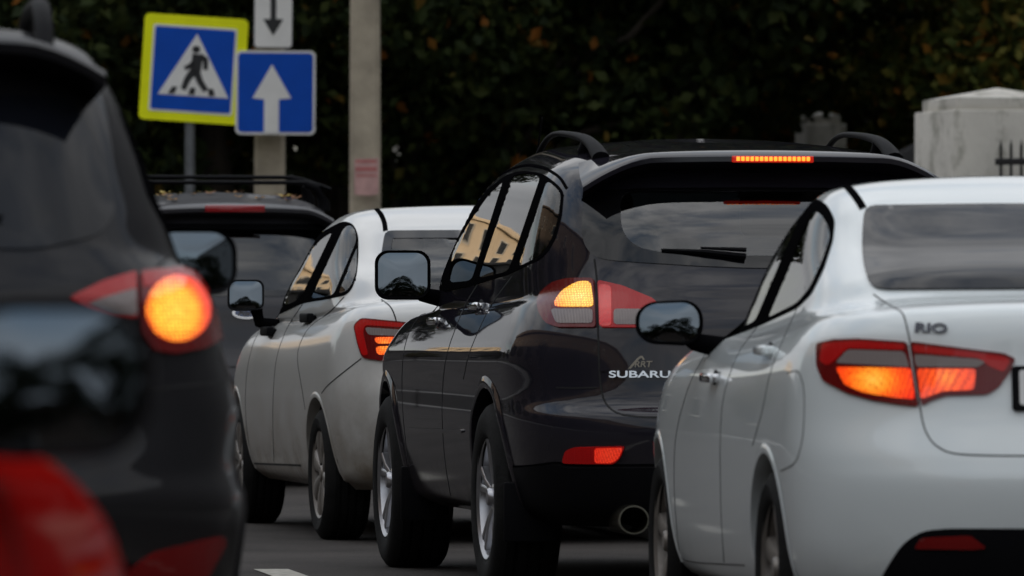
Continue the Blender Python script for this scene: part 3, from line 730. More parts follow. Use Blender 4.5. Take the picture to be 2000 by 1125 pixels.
# wiper, exhaust, mud flaps, mirrors
a, n1 = car.hit(1455, 505); b, n2 = car.hit(1292, 490)
tube('wiper', [a + n1 * .02, a.lerp(b, .5) + n1 * .028, b + n2 * .014], [.016, .012, .006], M['black'], car.root, 8, .7)
tube('wiper', [a + n1 * .03 + Vector((0, 0, .02)), a.lerp(b, .55) + n1 * .03 + Vector((0, 0, .012))], [.012, .006], M['black'], car.root, 8, .7)
ex = Vector(car.hit(1228, 1000)[0])
for sx in (1, -1):
    V, F = lathe([(.040, .30), (.043, -.02), (.046, -.03), (.052, -.03), (.054, -.02), (.054, .30)], 40)
    ez = 1.05 - (1012 - 605) / 541.0; bm = bmesh.new(); vv = [bm.verts.new((v[1] * 1.08 + sx * ex.x, -1.02 + v[0], v[2] + ez)) for v in V]; [bm.faces.new([vv[i] for i in f]) for f in F]
    exh = from_bm('exhaust_pipe', bm, mat('sooty chrome', (.33, .31, .25), .25, metal=1), car.root)
    bm = bmesh.new(); bmesh.ops.create_circle(bm, cap_ends=True, radius=.042, segments=24, matrix=Matrix.Translation((sx * ex.x, -.86, ez)) @ Matrix.Rotation(R(90), 4, 'X')); from_bm('exhaust_bore', bm, M['gap'], exh)
    for yy in (-.42, 2.749 - .44):
        bm = bmesh.new(); rbox(bm, (sx * .82, yy, .31), (.20, .02, .22), .009); fl = from_bm('mud_flap', bm, M['black'], car.root)
car.finish(lip_w=.035, lip_out=.014)
handle(car, 940, 598, M['chrome'], .2); handle(car, 859, 627, M['chrome'], .2)
side_mirror(car, .985, 1.19, 1.78, .215, .190, .05, .86, 1.09, M['satin'], turn=-7, depth=.15)
car.wheels(.355, .235, .228, .925, 'twin', 5, M['alloy'])
cabin(car, .62, 1.6, .68, 1.05, .15, 2.05)
tube('antenna', [(-.50, 1.5, 1.60), (-.50, 1.32, 1.80)], [.006, .003], M['black'], car.root, 6)

# --- white saloon nearest on the right
RIO = paint('pearl white paint', (.78, .83, .83), .05, .3, dtop=.55, dmax=.35, dust=(.30, .28, .26))
car = Car('saloon', 'clean white saloon with glowing amber tail lamps and smoked rear window', 'car', (1.568, 21.3, 0), 5.9, [
    (.20, .19, .19, -.84, 3.25, .74, 3.0, .62, 2.6, .75, 0),
    (.26, .23, .25, -.91, 3.34, .80, 3.0, .64, 2.6, .8, 0),
    (.40, .36, .40, -.95, 3.39, .838, 3.0, .66, 2.6, .85, 0),
    (.56, .54, .54, -.966, 3.40, .850, 3.0, .68, 2.6, .85, 0),
    (.63, .64, .62, -.955, 3.39, .852, 3.0, .68, 2.6, .85, 0),
    (.76, .75, .70, -.915, 3.35, .846, 3.0, .68, 2.6, .85, 0),
    (.90, .84, .78, -.895, 3.25, .832, 3.0, .68, 2.6, .85, 0),
    (1.00, .90, .85, -.885, 3.05, .806, 3.0, .66, 2.6, .85, 0),
    (1.055, .935, .90, -.86, 2.85, .775, 3.0, .64, 2.6, .85, .005),
    (1.075, .955, .94, -.78, 2.55, .752, 3.0, .62, 2.6, .8, .012),
    (1.135, .975, .99, -.44, 1.98, .722, 2.9, .60, 2.6, .6, .012),
    (1.20, 1.07, 1.09, -.33, 1.78, .695, 2.9, .60, 2.6, .55, .012),
    (1.26, 1.20, 1.21, -.10, 1.52, .665, 2.8, .60, 2.7, .5, .012),
    (1.345, 1.335, 1.335, .12, 1.22, .615, 2.8, .56, 2.7, .5, .012),
    (1.405, 1.405, 1.405, .30, 1.0, .55, 2.6, .5, 2.6, .45, .012),
    (1.43, 1.435, 1.43, .46, .80, .40, 2.4, .4, 2.4, .4, .012),
    (1.44, 1.445, 1.44, .62, .70, .20, 2.2, .3, 2.2, .3, .006)],
    RIO, 2.57, [(0, .30, .345), (2.57, .30, .345)], group=QUEUE)
dlo = [(1384, 654), (1412, 606), (1440, 560), (1480, 492), (1532, 429), (1572, 396), (1596, 388), (1616, 400), (1631, 430), (1627, 470), (1609, 526), (1585, 574), (1557, 602), (1488, 634), (1424, 659), (1390, 672)]
pf = [(1421, 652), (1458, 574), (1506, 494), (1544, 436), (1567, 415), (1476, 628)]
pr = [(1588, 411), (1604, 418), (1617, 438), (1623, 462), (1607, 510), (1583, 562), (1558, 592), (1499, 622)]
car.patch('window_surround', dlo, M['satin'], .003, .006, holes=(pf, pr), dx=3, dy=6)
for p in (pf, pr): car.patch('window', p, M['tint'], .001, 0, dx=3, dy=6, cut='side')
rw_o = sym_rear(car, [(2140, 402), (1690, 405), (1686, 470), (1690, 532), (1700, 558), (1722, 567), (2140, 566)])
car.patch('rear_window', rw_o, mat('smoked rear glass', (.010, .010, .012), .02, spec=.5), .008, .014, 'rear', mirror=False, rnd=1, dx=.018, dy=.018)
car.patch('windscreen', [(-.58, 1.02), (-.46, 1.33), (0, 1.38), (.46, 1.33), (.58, 1.02), (0, 1.02)], M['clear'], .002, 0, 'front', mirror=False, cut='front')
car.line('roof_strip', [(1650, 361), (1662, 372), (1676, 390), (1686, 407)], .022, M['satin'], off=.003)
lo = [(1598, 672), (1630, 664), (1678, 662), (1773, 668), (1795, 795), (1752, 790), (1704, 782), (1656, 768), (1610, 744), (1598, 714)]
li = [(1779, 667), (1880, 680), (1960, 690), (1984, 701), (1973, 726), (1950, 758), (1928, 771), (1848, 773), (1816, 784), (1801, 794)]
AMB2 = [(0, (1, .88, .45)), (.12, (1, .56, .07)), (.4, (1, .32, .02)), (.62, (1, .10, .006)), (1, (.8, .012, .003))]
to = car.patch('tail_lamp', lo, M['dark_red'], .008, .014, rnd=1); ti = car.patch('tail_lamp', li, M['dark_red'], .008, .014, rnd=1)
car.patch('lens', [(1612, 672), (1678, 667), (1768, 673), (1769, 684), (1660, 681), (1640, 700), (1622, 716), (1606, 706)], M['red_lens'], .011, .005, parent=to, rnd=1)
car.patch('reversing_light', [(1637, 710), (1660, 684), (1768, 687), (1779, 718)], M['clear_lens'], .011, .005, parent=to, rnd=1)
car.patch('brake_light', [(1637, 718), (1781, 720), (1789, 781), (1752, 778), (1690, 768), (1654, 752)], mirrored(lit_lens('saloon brake light', car.local(1705, 742), AMB2, .85, .14, 150, (1, .3, 1.3))), .011, .005, parent=to, rnd=1)
car.patch('lens', [(1784, 674), (1880, 686), (1958, 696), (1974, 704), (1960, 728), (1932, 716), (1912, 700), (1786, 688)], M['red_lens'], .011, .005, parent=ti, rnd=1)
car.patch('reversing_light', [(1787, 693), (1909, 702), (1926, 707), (1909, 718), (1791, 717)], M['clear_lens'], .011, .005, parent=ti, rnd=1)
car.patch('brake_light', [(1793, 721), (1906, 721), (1903, 762), (1842, 765), (1800, 781)], mirrored(lit_lens('saloon inner light', car.local(1848, 738), [(0, (1, .70, .16)), (.10, (1, .28, .02)), (.4, (1, .09, .006)), (1, (.6, .008, .003))], .75, .14, 150)), .011, .005, parent=ti, rnd=1)
car.line('boot_gap', [(1706, 575), (1730, 592), (1758, 607), (1766, 616), (1779, 672), (1797, 797), (1805, 838), (1822, 867), (1854, 886), (1920, 890), (2140, 891)], .004)
car.line('door_gap', [(1478, 640), (1440, 690), (1412, 770), (1406, 860), (1408, 1000), (1414, 1098)], .004)
car.line('door_gap', [(1556, 604), (1540, 640), (1505, 720), (1490, 800), (1470, 870)], .004)
car.line('door_gap', [(1388, 672), (1345, 750), (1318, 850), (1316, 950), (1325, 1075), (1335, 1098), (1455, 1104)], .004)
car.line('fuel_flap_gap', [(1538, 728), (1560, 722), (1572, 760), (1570, 850), (1556, 905), (1525, 920)], .003, mirror=False)
car.patch('bumper_insert', sym_rear(car, [(2140, 1032), (1850, 1032), (1800, 1037), (1762, 1062), (1722, 1124), (1722, 1150), (2140, 1150)]), M['black'], .004, .01, 'rear', mirror=False, rnd=1)
car.patch('reflector', [(1786, 1071), (1800, 1050), (1895, 1045), (1928, 1070), (1900, 1073)], M['dark_reflector'], .009, .008, rnd=1)
plate_text(car, 'lettering', 'RIO', (1787, 641), (1850, 643), .026, mat('dark chrome', (.10, .10, .11), .15, metal=1), .003, 0, .0012)
pl = car.patch('number_plate', rrect(.54, .125, .01, 3, 0, .83), M['black'], .012, .012, 'rear', mirror=False, rnd=0)
car.patch('plate_face', rrect(.50, .098, .008, 3, 0, .832), M['white'], .014, .003, 'rear', mirror=False, rnd=0, parent=pl)
car.finish(lip_w=.018, lip_out=.006)
handle(car, 1505, 684, RIO, .18); handle(car, 1398, 738, M['chrome'], .18)
side_mirror(car, .925, 1.012, 1.55, .205, .142, .062, .80, .93, M['satin'], turn=-7, depth=.14, taperx=.86)
car.wheels(.30, .19, .200, .825, 'alloy', 5, M['cover'])
cabin(car, .50, 1.4, .62, 1.1, .25, 1.75)

# --- dusty white saloon ahead of the crossover
VES = paint('dusty white paint', (.68, .68, .66), .05, .33, dtop=1.05, dmax=1.0, dust=(.20, .165, .125))
car = Car('saloon', 'dusty white saloon with black door handles ahead of the dark crossover', 'car', (-.044, 33.65, 0), 10.2, [
    (.24, .23, .22, -.78, 3.30, .76, 3.0, .60, 2.6, .75, 0),
    (.30, .27, .28, -.85, 3.40, .82, 3.0, .62, 2.6, .8, 0),
    (.44, .40, .42, -.89, 3.46, .862, 3.0, .64, 2.6, .85, 0),
    (.58, .56, .56, -.905, 3.48, .878, 3.0, .64, 2.6, .85, 0),
    (.66, .66, .64, -.90, 3.47, .882, 3.0, .64, 2.6, .85, 0),
    (.80, .77, .72, -.87, 3.43, .876, 3.0, .64, 2.6, .85, 0),
    (.94, .87, .80, -.85, 3.33, .860, 3.0, .64, 2.6, .85, 0),
    (1.03, .94, .88, -.84, 3.12, .832, 3.0, .62, 2.6, .85, 0),
    (1.08, .975, .93, -.81, 2.90, .800, 3.0, .60, 2.6, .85, .005),
    (1.105, .995, .97, -.74, 2.60, .776, 3.0, .60, 2.6, .8, .012),
    (1.14, 1.015, 1.02, -.42, 2.15, .785, 2.9, .58, 3.2, .5, .012),
    (1.235, 1.13, 1.14, -.30, 1.95, .768, 2.9, .56, 3.2, .5, .012),
    (1.32, 1.265, 1.27, -.08, 1.65, .735, 2.8, .54, 3.2, .48, .012),
    (1.425, 1.42, 1.41, .13, 1.33, .685, 2.8, .5, 3.0, .45, .012),
    (1.485, 1.49, 1.48, .30, 1.08, .62, 2.6, .48, 2.6, .45, .012),
    (1.515, 1.525, 1.51, .46, .90, .48, 2.4, .4, 2.4, .4, .012),
    (1.525, 1.535, 1.525, .62, .72, .20, 2.2, .3, 2.2, .3, .006)],
    VES, 2.635, [(0, .305, .355), (2.635, .305, .355)], group=QUEUE)
dlo = [(530, 588), (546, 556), (563, 526), (605, 470), (648, 443), (672, 432), (691, 438), (700, 460), (700, 500), (697, 536), (689, 562), (677, 576), (642, 584), (591, 592), (537, 618), (527, 612)]
pf = [(553, 598), (567, 545), (592, 505), (628, 466), (651, 452), (592, 574), (578, 589)]
pr = [(672, 443), (685, 439), (694, 450), (697, 470), (652, 577), (606, 584)]
pq = [(698, 480), (697, 528), (688, 556), (676, 570), (660, 574)]
car.patch('window_surround', dlo, M['satin'], .003, .006, holes=(pf, pr, pq), dx=3, dy=6)
for p in (pf, pr, pq): car.patch('window', p, M['tint'], .001, 0, dx=3, dy=6, cut='side')
rw_o = sym_rear(car, [(930, 450), (752, 451), (746, 490), (745, 540), (752, 566), (768, 572), (930, 574)])
rw_i = shrink(round_corners(rw_o, .03), .036)
car.patch('rear_window_frame', rw_o, M['frit'], .003, .008, 'rear', holes=(rw_i,), mirror=False, rnd=1)
car.patch('rear_window', rw_i, M['clear'], .001, 0, 'rear', mirror=False, cut='rear', rnd=1)
car.patch('windscreen', [(-.60, 1.05), (-.48, 1.36), (0, 1.41), (.48, 1.36), (.60, 1.05), (0, 1.05)], M['clear'], .002, 0, 'front', mirror=False, cut='front')
car.line('roof_strip', [(735, 408), (744, 418), (751, 434), (753, 451)], .022, M['satin'], off=.003)
to = car.patch('tail_lamp', [(693, 636), (708, 622), (790, 629), (835, 640), (830, 700), (745, 705), (709, 699), (700, 670)], M['dark_red'], .010, .014, rnd=1)
car.patch('lens', [(696, 637), (709, 625), (790, 632), (790, 640), (716, 636), (712, 650), (722, 694), (711, 695), (702, 668)], M['red_lens'], .013, .005, parent=to, rnd=1)
car.patch('reversing_light', [(716, 640), (790, 645), (790, 657), (722, 655)], M['clear_lens'], .013, .005, parent=to, rnd=1)
dlm = mirrored(lit_lens('dusty saloon brake light', car.local(752, 676), [(0, (1, .42, .05)), (.4, (1, .16, .02)), (1, (.9, .02, .01))], .95, .12, 120))
car.patch('brake_light', [(734, 660), (784, 659), (782, 671), (738, 672)], dlm, .014, .005, parent=to, rnd=1, dx=3, dy=3)
car.patch('brake_light', [(736, 678), (780, 676), (776, 692), (740, 694)], dlm, .014, .005, parent=to, rnd=1, dx=3, dy=3)
car.line('boot_gap', [(745, 585), (765, 600), (775, 628), (790, 705), (800, 740)], .006)
car.line('bumper_gap', [(706, 700), (680, 720), (640, 752), (628, 768)], .006)
car.line('door_gap', [(591, 594), (560, 640), (538, 700), (532, 800), (535, 900)], .006)
car.line('door_gap', [(672, 580), (645, 610), (600, 640), (578, 690), (590, 760), (596, 800)], .006)
car.line('sill_gap', [(492, 905), (540, 907), (588, 909)], .010)
car.line('fender_gap', [(527, 622), (497, 660), (482, 720), (478, 800), (490, 903)], .006)
car.finish(lip_w=.016, lip_out=.006)
handle(car, 611, 621, M['black'], .25, k=1.5); handle(car, 533, 647, M['black'], .25, k=1.5)
side_mirror(car, .945, 1.122, 1.72, .172, .145, .035, .83, .97, M['black'], turn=-7, depth=.14)
car.wheels(.305, .195, .205, .855, 'cover', 8, M['cover'])
cabin(car, .52, 1.4, .64, 1.15, .25, 1.8)

# --- two estates of the same build: the dark one close on the left, the one with the roof bars far ahead
def estate_rings(k=1.0, slope=0.0):
    r = [
    (.27, .26, .25, -.78, 3.35, .78, 3.2, .50, 2.6, .8, 0),
    (.34, .32, .32, -.86, 3.48, .885, 3.2, .52, 2.6, .85, 0),
    (.50, .46, .46, -.895, 3.58, .925, 3.2, .54, 2.6, .9, 0),
    (.62, .60, .58, -.90, 3.60, .940, 3.2, .54, 2.6, .9, 0),
    (.70, .70, .68, -.88, 3.60, .918, 3.2, .54, 2.6, .9, 0),
    (.82, .80, .76, -.83, 3.56, .932, 3.2, .54, 2.6, .9, 0),
    (.96, .92, .86, -.80, 3.48, .900, 3.2, .54, 2.6, .9, 0),
    (1.07, 1.02, .95, -.78, 3.32, .872, 3.2, .54, 2.6, .9, 0),
    (1.14, 1.07, 1.01, -.74, 3.05, .835, 3.2, .54, 2.6, .9, 0),
    (1.18, 1.09, 1.06, -.71, 2.25, .800, 3.2, .54, 2.6, .7, .01),
    (1.27, 1.20, 1.18, -.65, 2.02, .762, 3.2, .52, 2.7, .6, .01),
    (1.40, 1.36, 1.35, -.56, 1.70, .705, 3.2, .50, 2.8, .55, .01),
    (1.52, 1.51, 1.50, -.46, 1.36, .645, 3.0, .48, 2.8, .5, .01),
    (1.60, 1.60, 1.59, -.38, 1.08, .585, 2.8, .46, 2.8, .5, .012),
    (1.64, 1.645, 1.63, -.26, .86, .47, 2.6, .44, 2.6, .45, .012),
    (1.655, 1.665, 1.645, -.05, .60, .26, 2.4, .4, 2.4, .4, .008)]
    f = lambda z: z + max(0, z - 1.0) * (k - 1)
    return [(f(a) - slope * max(0, a - 1.3), f(b), f(c_), *rest) for a, b, c_, *rest in r]
def estate_spoiler(car, zc, y0, material):
    xs = np.linspace(-.60, .60, 31); V = []
    for x in xs:
        u = abs(x) / .60; zt = zc - .02 * u**2 - .06 * max(0, (u - .7) / .3) ** 1.6; yt = y0 + .10 * u**2.5; A = top_hit(car, x * .92, y0 + .36)
        V += [(x * .92, A.y, A.z + .004), (x * .96, (A.y + yt) / 2, max(A.z * .45 + zt * .55, zt) + .015 * (1 - u**3)), (x, yt + .02, zt + .012), (x, yt, zt), (x, yt + .004, zt - .022), (x * .98, yt + .10, zt - .04), (x * .95, yt + .26, zt - .06)]
    F = [(i * 7 + j, i * 7 + j + 1, i * 7 + j + 8, i * 7 + j + 7) for i in range(len(xs) - 1) for j in range(6)] + [tuple(range(7)), tuple(len(V) - 7 + j for j in range(7))]
    bm = bmesh.new(); vv = [bm.verts.new(v) for v in V]; [bm.faces.new([vv[i] for i in f]) for f in F]
    return from_bm('spoiler', bm, material, car.root, angle=40)
KUG = paint('near black paint', (.010, .010, .012), 0, .4, spec=.05, coat=.35, dtop=.7, dmax=.5, dust=(.05, .042, .036))
car = Car('crossover', 'near black crossover alone in the left lane, round amber brake light burning', 'car', (-1.56, 16.9, 0), 5.8, estate_rings(1.075), KUG, 2.69, [(0, .345, .40), (2.69, .345, .40)])
rw = [(-.52, 1.53), (-.60, 1.38), (-.62, 1.27), (-.58, 1.215), (-.45, 1.185), (0, 1.165)]
rwo = sym_rear(car, [(0, 1.56)] + rw, 'loc')
car.patch('rear_window', rwo, mat('dark privacy glass', (.006, .007, .010), .07, spec=.25), .004, .008, 'rear', mirror=False, rnd=1)
car.patch('window', [(-.3, 1.16), (-.38, 1.30), (-.2, 1.50), (.3, 1.57), (.9, 1.55), (1.5, 1.32), (1.85, 1.09), (1.0, 1.08)], M['satin'], .003, .006, 'left', rnd=2)
lo = [(135, 582), (200, 551), (264, 532), (266, 622), (225, 615), (180, 602)]
li = [(271, 530), (350, 524), (410, 538), (438, 568), (447, 620), (441, 655), (400, 680), (340, 692), (300, 685), (276, 650)]
ta = car.patch('tail_lamp', lo, M['red_lens'], .008, .014, rnd=1)
car.patch('reversing_light', [(170, 592), (262, 566), (264, 618), (225, 612)], M['clear_lens'], .011, .005, parent=ta, rnd=1)
tb = car.patch('tail_lamp', li, M['dark_red'], .008, .014, rnd=1)
car.patch('lens', [(274, 536), (350, 529), (405, 543), (425, 562), (350, 548), (276, 566)], M['red_lens'], .011, .005, parent=tb, rnd=1)
circ = [(342 + 61 * math.cos(a), 606 + 63 * math.sin(a)) for a in np.linspace(0, 2 * math.pi, 28, endpoint=False)]
car.patch('brake_light', circ, mirrored(lit_lens('round brake light', car.local(342, 606), [(0, (1, .85, .30)), (.14, (1, .60, .07)), (.66, (1, .50, .04)), (.84, (1, .20, .015)), (1, (1, .06, .03))], 1.0, .098, 110)), .012, .008, parent=tb, rnd=0, dx=6, dy=6)
car.patch('reflector', [(250, 1112), (300, 1078), (430, 1046), (436, 1062), (400, 1128), (250, 1138)], M['dark_reflector'], .010, .01, rnd=1)
car.line('tailgate_gap', [(330, 500), (300, 528)], .006); car.line('bumper_gap', [(150, 770), (300, 760), (440, 745)], .006)
car.patch('bumper_skirt', sym_rear(car, [(0, .52), (-.60, .50), (-.80, .46), (-.86, .40), (-.80, .34), (0, .33)], 'loc'), M['black'], .005, .01, 'rear', mirror=False, rnd=1)
estate_spoiler(car, 1.655, -.585, KUG)
for sx in (-1, 1):
    pts = []
    for t in np.linspace(0, 1, 25):
        y = 1.2 - 1.5 * t; b = top_hit(car, sx * .47, y); pts.append((sx * .47, y, b.z + .004 + .065 * (1 - abs(2 * t - 1) ** 6)))
    tube('roof_rail', pts, .022, M['black'], car.root, 10, .9)
a, n1 = car.hit(0, 1.20, 'rear'); b, n2 = car.hit(.36, 1.25, 'rear'); tube('wiper', [a + n1 * .02, b + n2 * .016], [.016, .007], M['black'], car.root, 8, .7)
car.finish(lip=M['black'], lip_w=.05, lip_out=.014)
side_mirror(car, .93, 1.175, 1.80, .225, .165, .06, .82, 1.08, M['black'], turn=-7, depth=.15)
car.wheels(.345, .225, .22, .905, 'alloy', 5, M['alloy'])
FOR = paint('dark slate paint', (.030, .030, .036), 0, .5, spec=.2, coat=.4, dtop=.7, dmax=.5)
car = Car('estate_car', 'dark slate estate car with roof bars and fallen leaves on its roof', 'car', (-1.72, 44.0, 0), 9.0, estate_rings(1.18, .42), FOR, 2.69, [(0, .345, .40), (2.69, .345, .40)], group=QUEUE)
estate = car
rwo = sym_rear(car, [(0, 1.585), (-.56, 1.56), (-.62, 1.40), (-.64, 1.28), (-.60, 1.17), (-.50, 1.13), (0, 1.12)], 'loc'); rwi = shrink(round_corners(rwo, .03), .036)
car.patch('rear_window_frame', rwo, M['frit'], .003, .008, 'rear', holes=(rwi,), mirror=False, rnd=1)
car.patch('rear_window', rwi, M['privacy'], .001, 0, 'rear', mirror=False, cut='rear', rnd=1)
car.patch('window', [(-.3, 1.20), (-.38, 1.34), (-.2, 1.53), (.3, 1.60), (.9, 1.58), (1.5, 1.36), (1.85, 1.13), (1.0, 1.12)], M['satin'], .003, .006, 'left', rnd=2)
sp = estate_spoiler(car, 1.655, -.54, FOR)
box_obj('high_brake_light', (-.01, -.548, 1.650), (.36, .02, .045), mat('unlit high brake light', (.30, .006, .010), .2, coat=1), sp, .008)
tl = car.patch('tail_lamp', [(-.90, 1.10), (-.66, 1.05), (-.58, .98), (-.60, .82), (-.74, .80), (-.88, .84)], M['red_lens'], .008, .012, 'rear', rnd=1)
car.patch('brake_light', [(-.86, 1.0), (-.72, .97), (-.70, .88), (-.84, .87)], mirrored(lit_lens('estate brake light', (.78, -.7, .93), [(0, (1, .25, .06)), (1, (.9, .03, .01))], .7, .1)), .011, .005, 'rear', parent=tl, rnd=1)
car.line('tailgate_gap', [(-.62, 1.12), (-.60, .78), (-.50, .72), (0, .71), (.5, .72), (.6, .78), (.62, 1.12)], .008, mode='rear', mirror=False)
p, n = car.hit(.03, 1.03, 'rear'); px_, ny = .085, .034
ov = [(px_ * math.cos(a), ny * math.sin(a)) for a in np.linspace(0, 2 * math.pi, 32, endpoint=False)]
bd = car.patch('badge', [(.03 + x, 1.03 + z) for x, z in ov], M['chrome'], .010, .010, 'rear', mirror=False, rnd=0)
car.patch('badge_face', [(.03 + x * .87, 1.03 + z * .78) for x, z in ov], mat('badge blue', (.005, .03, .12), .2, coat=1), .013, .004, 'rear', mirror=False, rnd=0, parent=bd)
text_obj('lettering', 'Ford', .05, M['chrome'], bd, Matrix.Translation(p + Vector((0, -.016, 0))) @ Matrix.Rotation(R(90), 4, 'X'), .002, .35, .001, 1.15)
for i, yb in enumerate((.05, .75)):
    zb = top_hit(car, 0, yb).z + .095
    pts = [(x, yb, zb - .05 * max(0, (abs(x) - .46) / .2) ** 2) for x in np.linspace(-.64, .64, 21)]
    rb = tube('roof_bar', pts, .024, M['black'], car.root, 10, .55)
    for sx in (-1, 1):
        b = top_hit(car, sx * .56, yb); tube('bar_foot', [(sx * .48, yb, zb - .005), (sx * .56, yb, zb - .03), (sx * .60, yb, b.z + .03), (sx * .60, yb, b.z - .02)], [.03, .036, .038, .04], M['black'], rb, 10, .8)
car.finish(lip=M['black'], lip_w=.04, lip_out=.012)
side_mirror(car, .93, 1.19, 1.80, .22, .16, .06, .82, 1.10, M['black'], turn=-7)
car.wheels(.345, .225, .22, .905, 'alloy', 5, M['alloy'])
cabin(car, .62, 1.6, .66, 1.05, .2, 2.0)
# fallen leaves on that roof
leaf_m = [mat('fallen leaf ochre', (.42, .22, .06), .7), mat('fallen leaf brown', (.26, .12, .05), .8), mat('fallen leaf yellow', (.50, .36, .08), .7)]
for k in range(22):
    x = rng.uniform(-.5, .52); y = rng.uniform(-.12, 1.0); b = top_hit(estate, x, y); wp = estate.mw @ Vector((x, y, b.z + .004)); s_ = rng.uniform(.028, .055); a0 = rng.uniform(0, 6.28)
    V = []; n = 9
    for i in range(n):
        a = 2 * math.pi * i / n + a0; r_ = s_ * (1 if i % 2 == 0 else .55); V.append((r_ * math.cos(a), r_ * math.sin(a), .006 * math.cos(2 * a) + .008 + .01 * rng.random()))
    V.append((0, 0, .004)); o = new_obj('fallen_leaf', V, [(i, (i + 1) % n, n) for i in range(n)], leaf_m[k % 3], smooth=False); o.location = wp
    tag(o, 'dry fallen leaf on the roof of the dark slate estate car', 'leaf', 'fallen leaves on the estate car roof')

# --- red car close by, only its door, window and mirror in view
REDP = paint('bright red paint', (.30, .002, .002), 0, .45, dtop=.5, dmax=.1, coat=.12)
REDP.node_tree.nodes['Principled BSDF'].inputs['Specular IOR Level'].default_value = 0
car = Car('hatchback', 'bright red car with black mirror behind the near black crossover', 'car', (-1.575, 6.3, 0), -6.0, [
    (.22, .21, .20, -.66, 3.22, .74, 3.0, .55, 2.6, .75, 0), (.30, .27, .27, -.74, 3.34, .81, 3.0, .56, 2.6, .8, 0), (.46, .42, .42, -.78, 3.40, .845, 3.0, .58, 2.6, .85, 0),
    (.60, .57, .56, -.79, 3.42, .858, 3.0, .58, 2.6, .85, 0), (.74, .70, .66, -.77, 3.38, .858, 3.0, .58, 2.6, .85, 0), (.86, .80, .76, -.75, 3.28, .845, 3.0, .58, 2.6, .85, 0),
    (.96, .87, .83, -.73, 3.08, .818, 3.0, .58, 2.6, .85, 0), (1.01, .90, .88, -.70, 2.85, .785, 3.0, .58, 2.6, .85, 0), (1.03, .915, .94, -.67, 1.98, .755, 3.0, .56, 2.6, .6, .01),
    (1.13, 1.03, 1.05, -.60, 1.75, .715, 3.0, .54, 2.6, .55, .01), (1.26, 1.19, 1.20, -.50, 1.45, .655, 2.9, .52, 2.7, .5, .01), (1.38, 1.36, 1.36, -.38, 1.12, .585, 2.8, .5, 2.7, .5, .01),
    (1.43, 1.435, 1.43, -.25, .90, .50, 2.6, .45, 2.6, .45, .01), (1.45, 1.46, 1.45, 0, .60, .25, 2.4, .4, 2.4, .4, .008)],
    REDP, 2.57, [(0, .30, .345), (2.57, .30, .345)])
car.patch('window', [(-.35, 1.03), (-.40, 1.15), (-.1, 1.34), (.4, 1.38), (.9, 1.34), (1.35, 1.15), (1.70, .94), (1.0, .925)], M['frit'], .003, .006, 'left', rnd=2)
car.patch('rear_window', [(-.5, 1.33), (.5, 1.33), (.58, 1.05), (-.58, 1.05)], M['satin'], .003, .006, 'rear', mirror=False, rnd=2)
car.patch('tail_lamp', [(-.78, 1.0), (-.56, .98), (-.58, .80), (-.80, .78)], M['red_lens'], .008, .012, 'rear', rnd=1)
car.line('door_gap', [(1.75, .93), (1.85, .80), (1.84, .45), (1.75, .33), (.75, .32), (.70, .60), (.62, .92)], .006, mode='left')
car.finish(lip_w=.018, lip_out=.006)
side_mirror(car, .90, .975, 1.72, .22, .165, .07, .80, .90, M['black'], turn=-7, depth=.15)
car.wheels(.30, .19, .20, .83, 'alloy', 5, M['alloy'])

# ------------------------------------------------------------------ signs and poles
S61 = 61.0; sk = FPX / S61
sign_white = mat('sign white', (.76, .75, .72), .45, noise=.06, nscale=5); sign_blue = mat('sign blue', (.001, .070, .46), .5, spec=.2, noise=.08, nscale=4)
sign_black = mat('sign black', (.012, .012, .013), .5); sign_yellow = mat('sign fluorescent yellow', (.88, .92, .008), .5, spec=.2, noise=.06, nscale=4); steel = mat('galvanised steel', (.16, .17, .18), .5, metal=.6, noise=.15)
concrete = mat('weathered concrete', (.38, .33, .25), .9, noise=.25, nscale=4, bump=.5, bscale=25)
def px_poly(pts, cx, cy): return [((x - cx) / sk, -(y - cy) / sk) for x, y in pts]
def xf(objs, loc, roll=0, yaw=0):
    for o in objs: o.rotation_euler = (0, R(roll), R(yaw)); o.location = loc
# pedestrian crossing sign on its grey pipe
c0 = at(378, 135, S61); root = empty('crossing_sign', c0); root.rotation_euler = (0, R(3.7), R(3)); tag(root, 'yellow bordered blue pedestrian crossing sign on a grey pipe', 'road sign')
wS, hS = .865, .885
extrude_poly('board', rrect(wS, hS, .045, 5), 0, .012, sign_yellow, root)
bp = extrude_poly('panel', rrect(.70, .725, .02, 4, -.005, -.005), -.004, 0, sign_white, root); extrude_poly('blue_field', rrect(.665, .69, .02, 4, -.005, -.005), -.007, -.0045, sign_blue, bp)
tri = extrude_poly('triangle', [(0.012, .295), (.305, -.225), (-.285, -.225)], -.010, -.0075, sign_white, root)
def limb(name, pts, w_): 
    pts = [Vector(p) for p in pts]; Lf = []; Rt = []
    for i, p in enumerate(pts):
        t = (pts[min(i + 1, len(pts) - 1)] - pts[max(0, i - 1)]).normalized(); n = Vector((-t.y, t.x)) * (w_[i] if isinstance(w_, (list, tuple)) else w_) / 2; Lf.append(tuple(p + n)); Rt.append(tuple(p - n))
    extrude_poly(name, Lf + Rt[::-1], -.013, -.0105, sign_black, tri)
extrude_poly('figure_head', [(.012 + .034 * math.cos(a), .165 + .030 * math.sin(a)) for a in np.linspace(0, 6.283, 16, endpoint=False)], -.013, -.0105, sign_black, tri)
limb('figure_torso', [(.030, .125), (.024, .06), (.020, -.02)], [0.095, 0.088, 0.081])
limb('figure_arm', [(.045, .115), (.095, .085), (.100, .0)], [0.047, 0.047, 0.038]); limb('figure_arm', [(.005, .06), (-.035, .02), (-.075, .0)], [0.047, 0.041, 0.035])
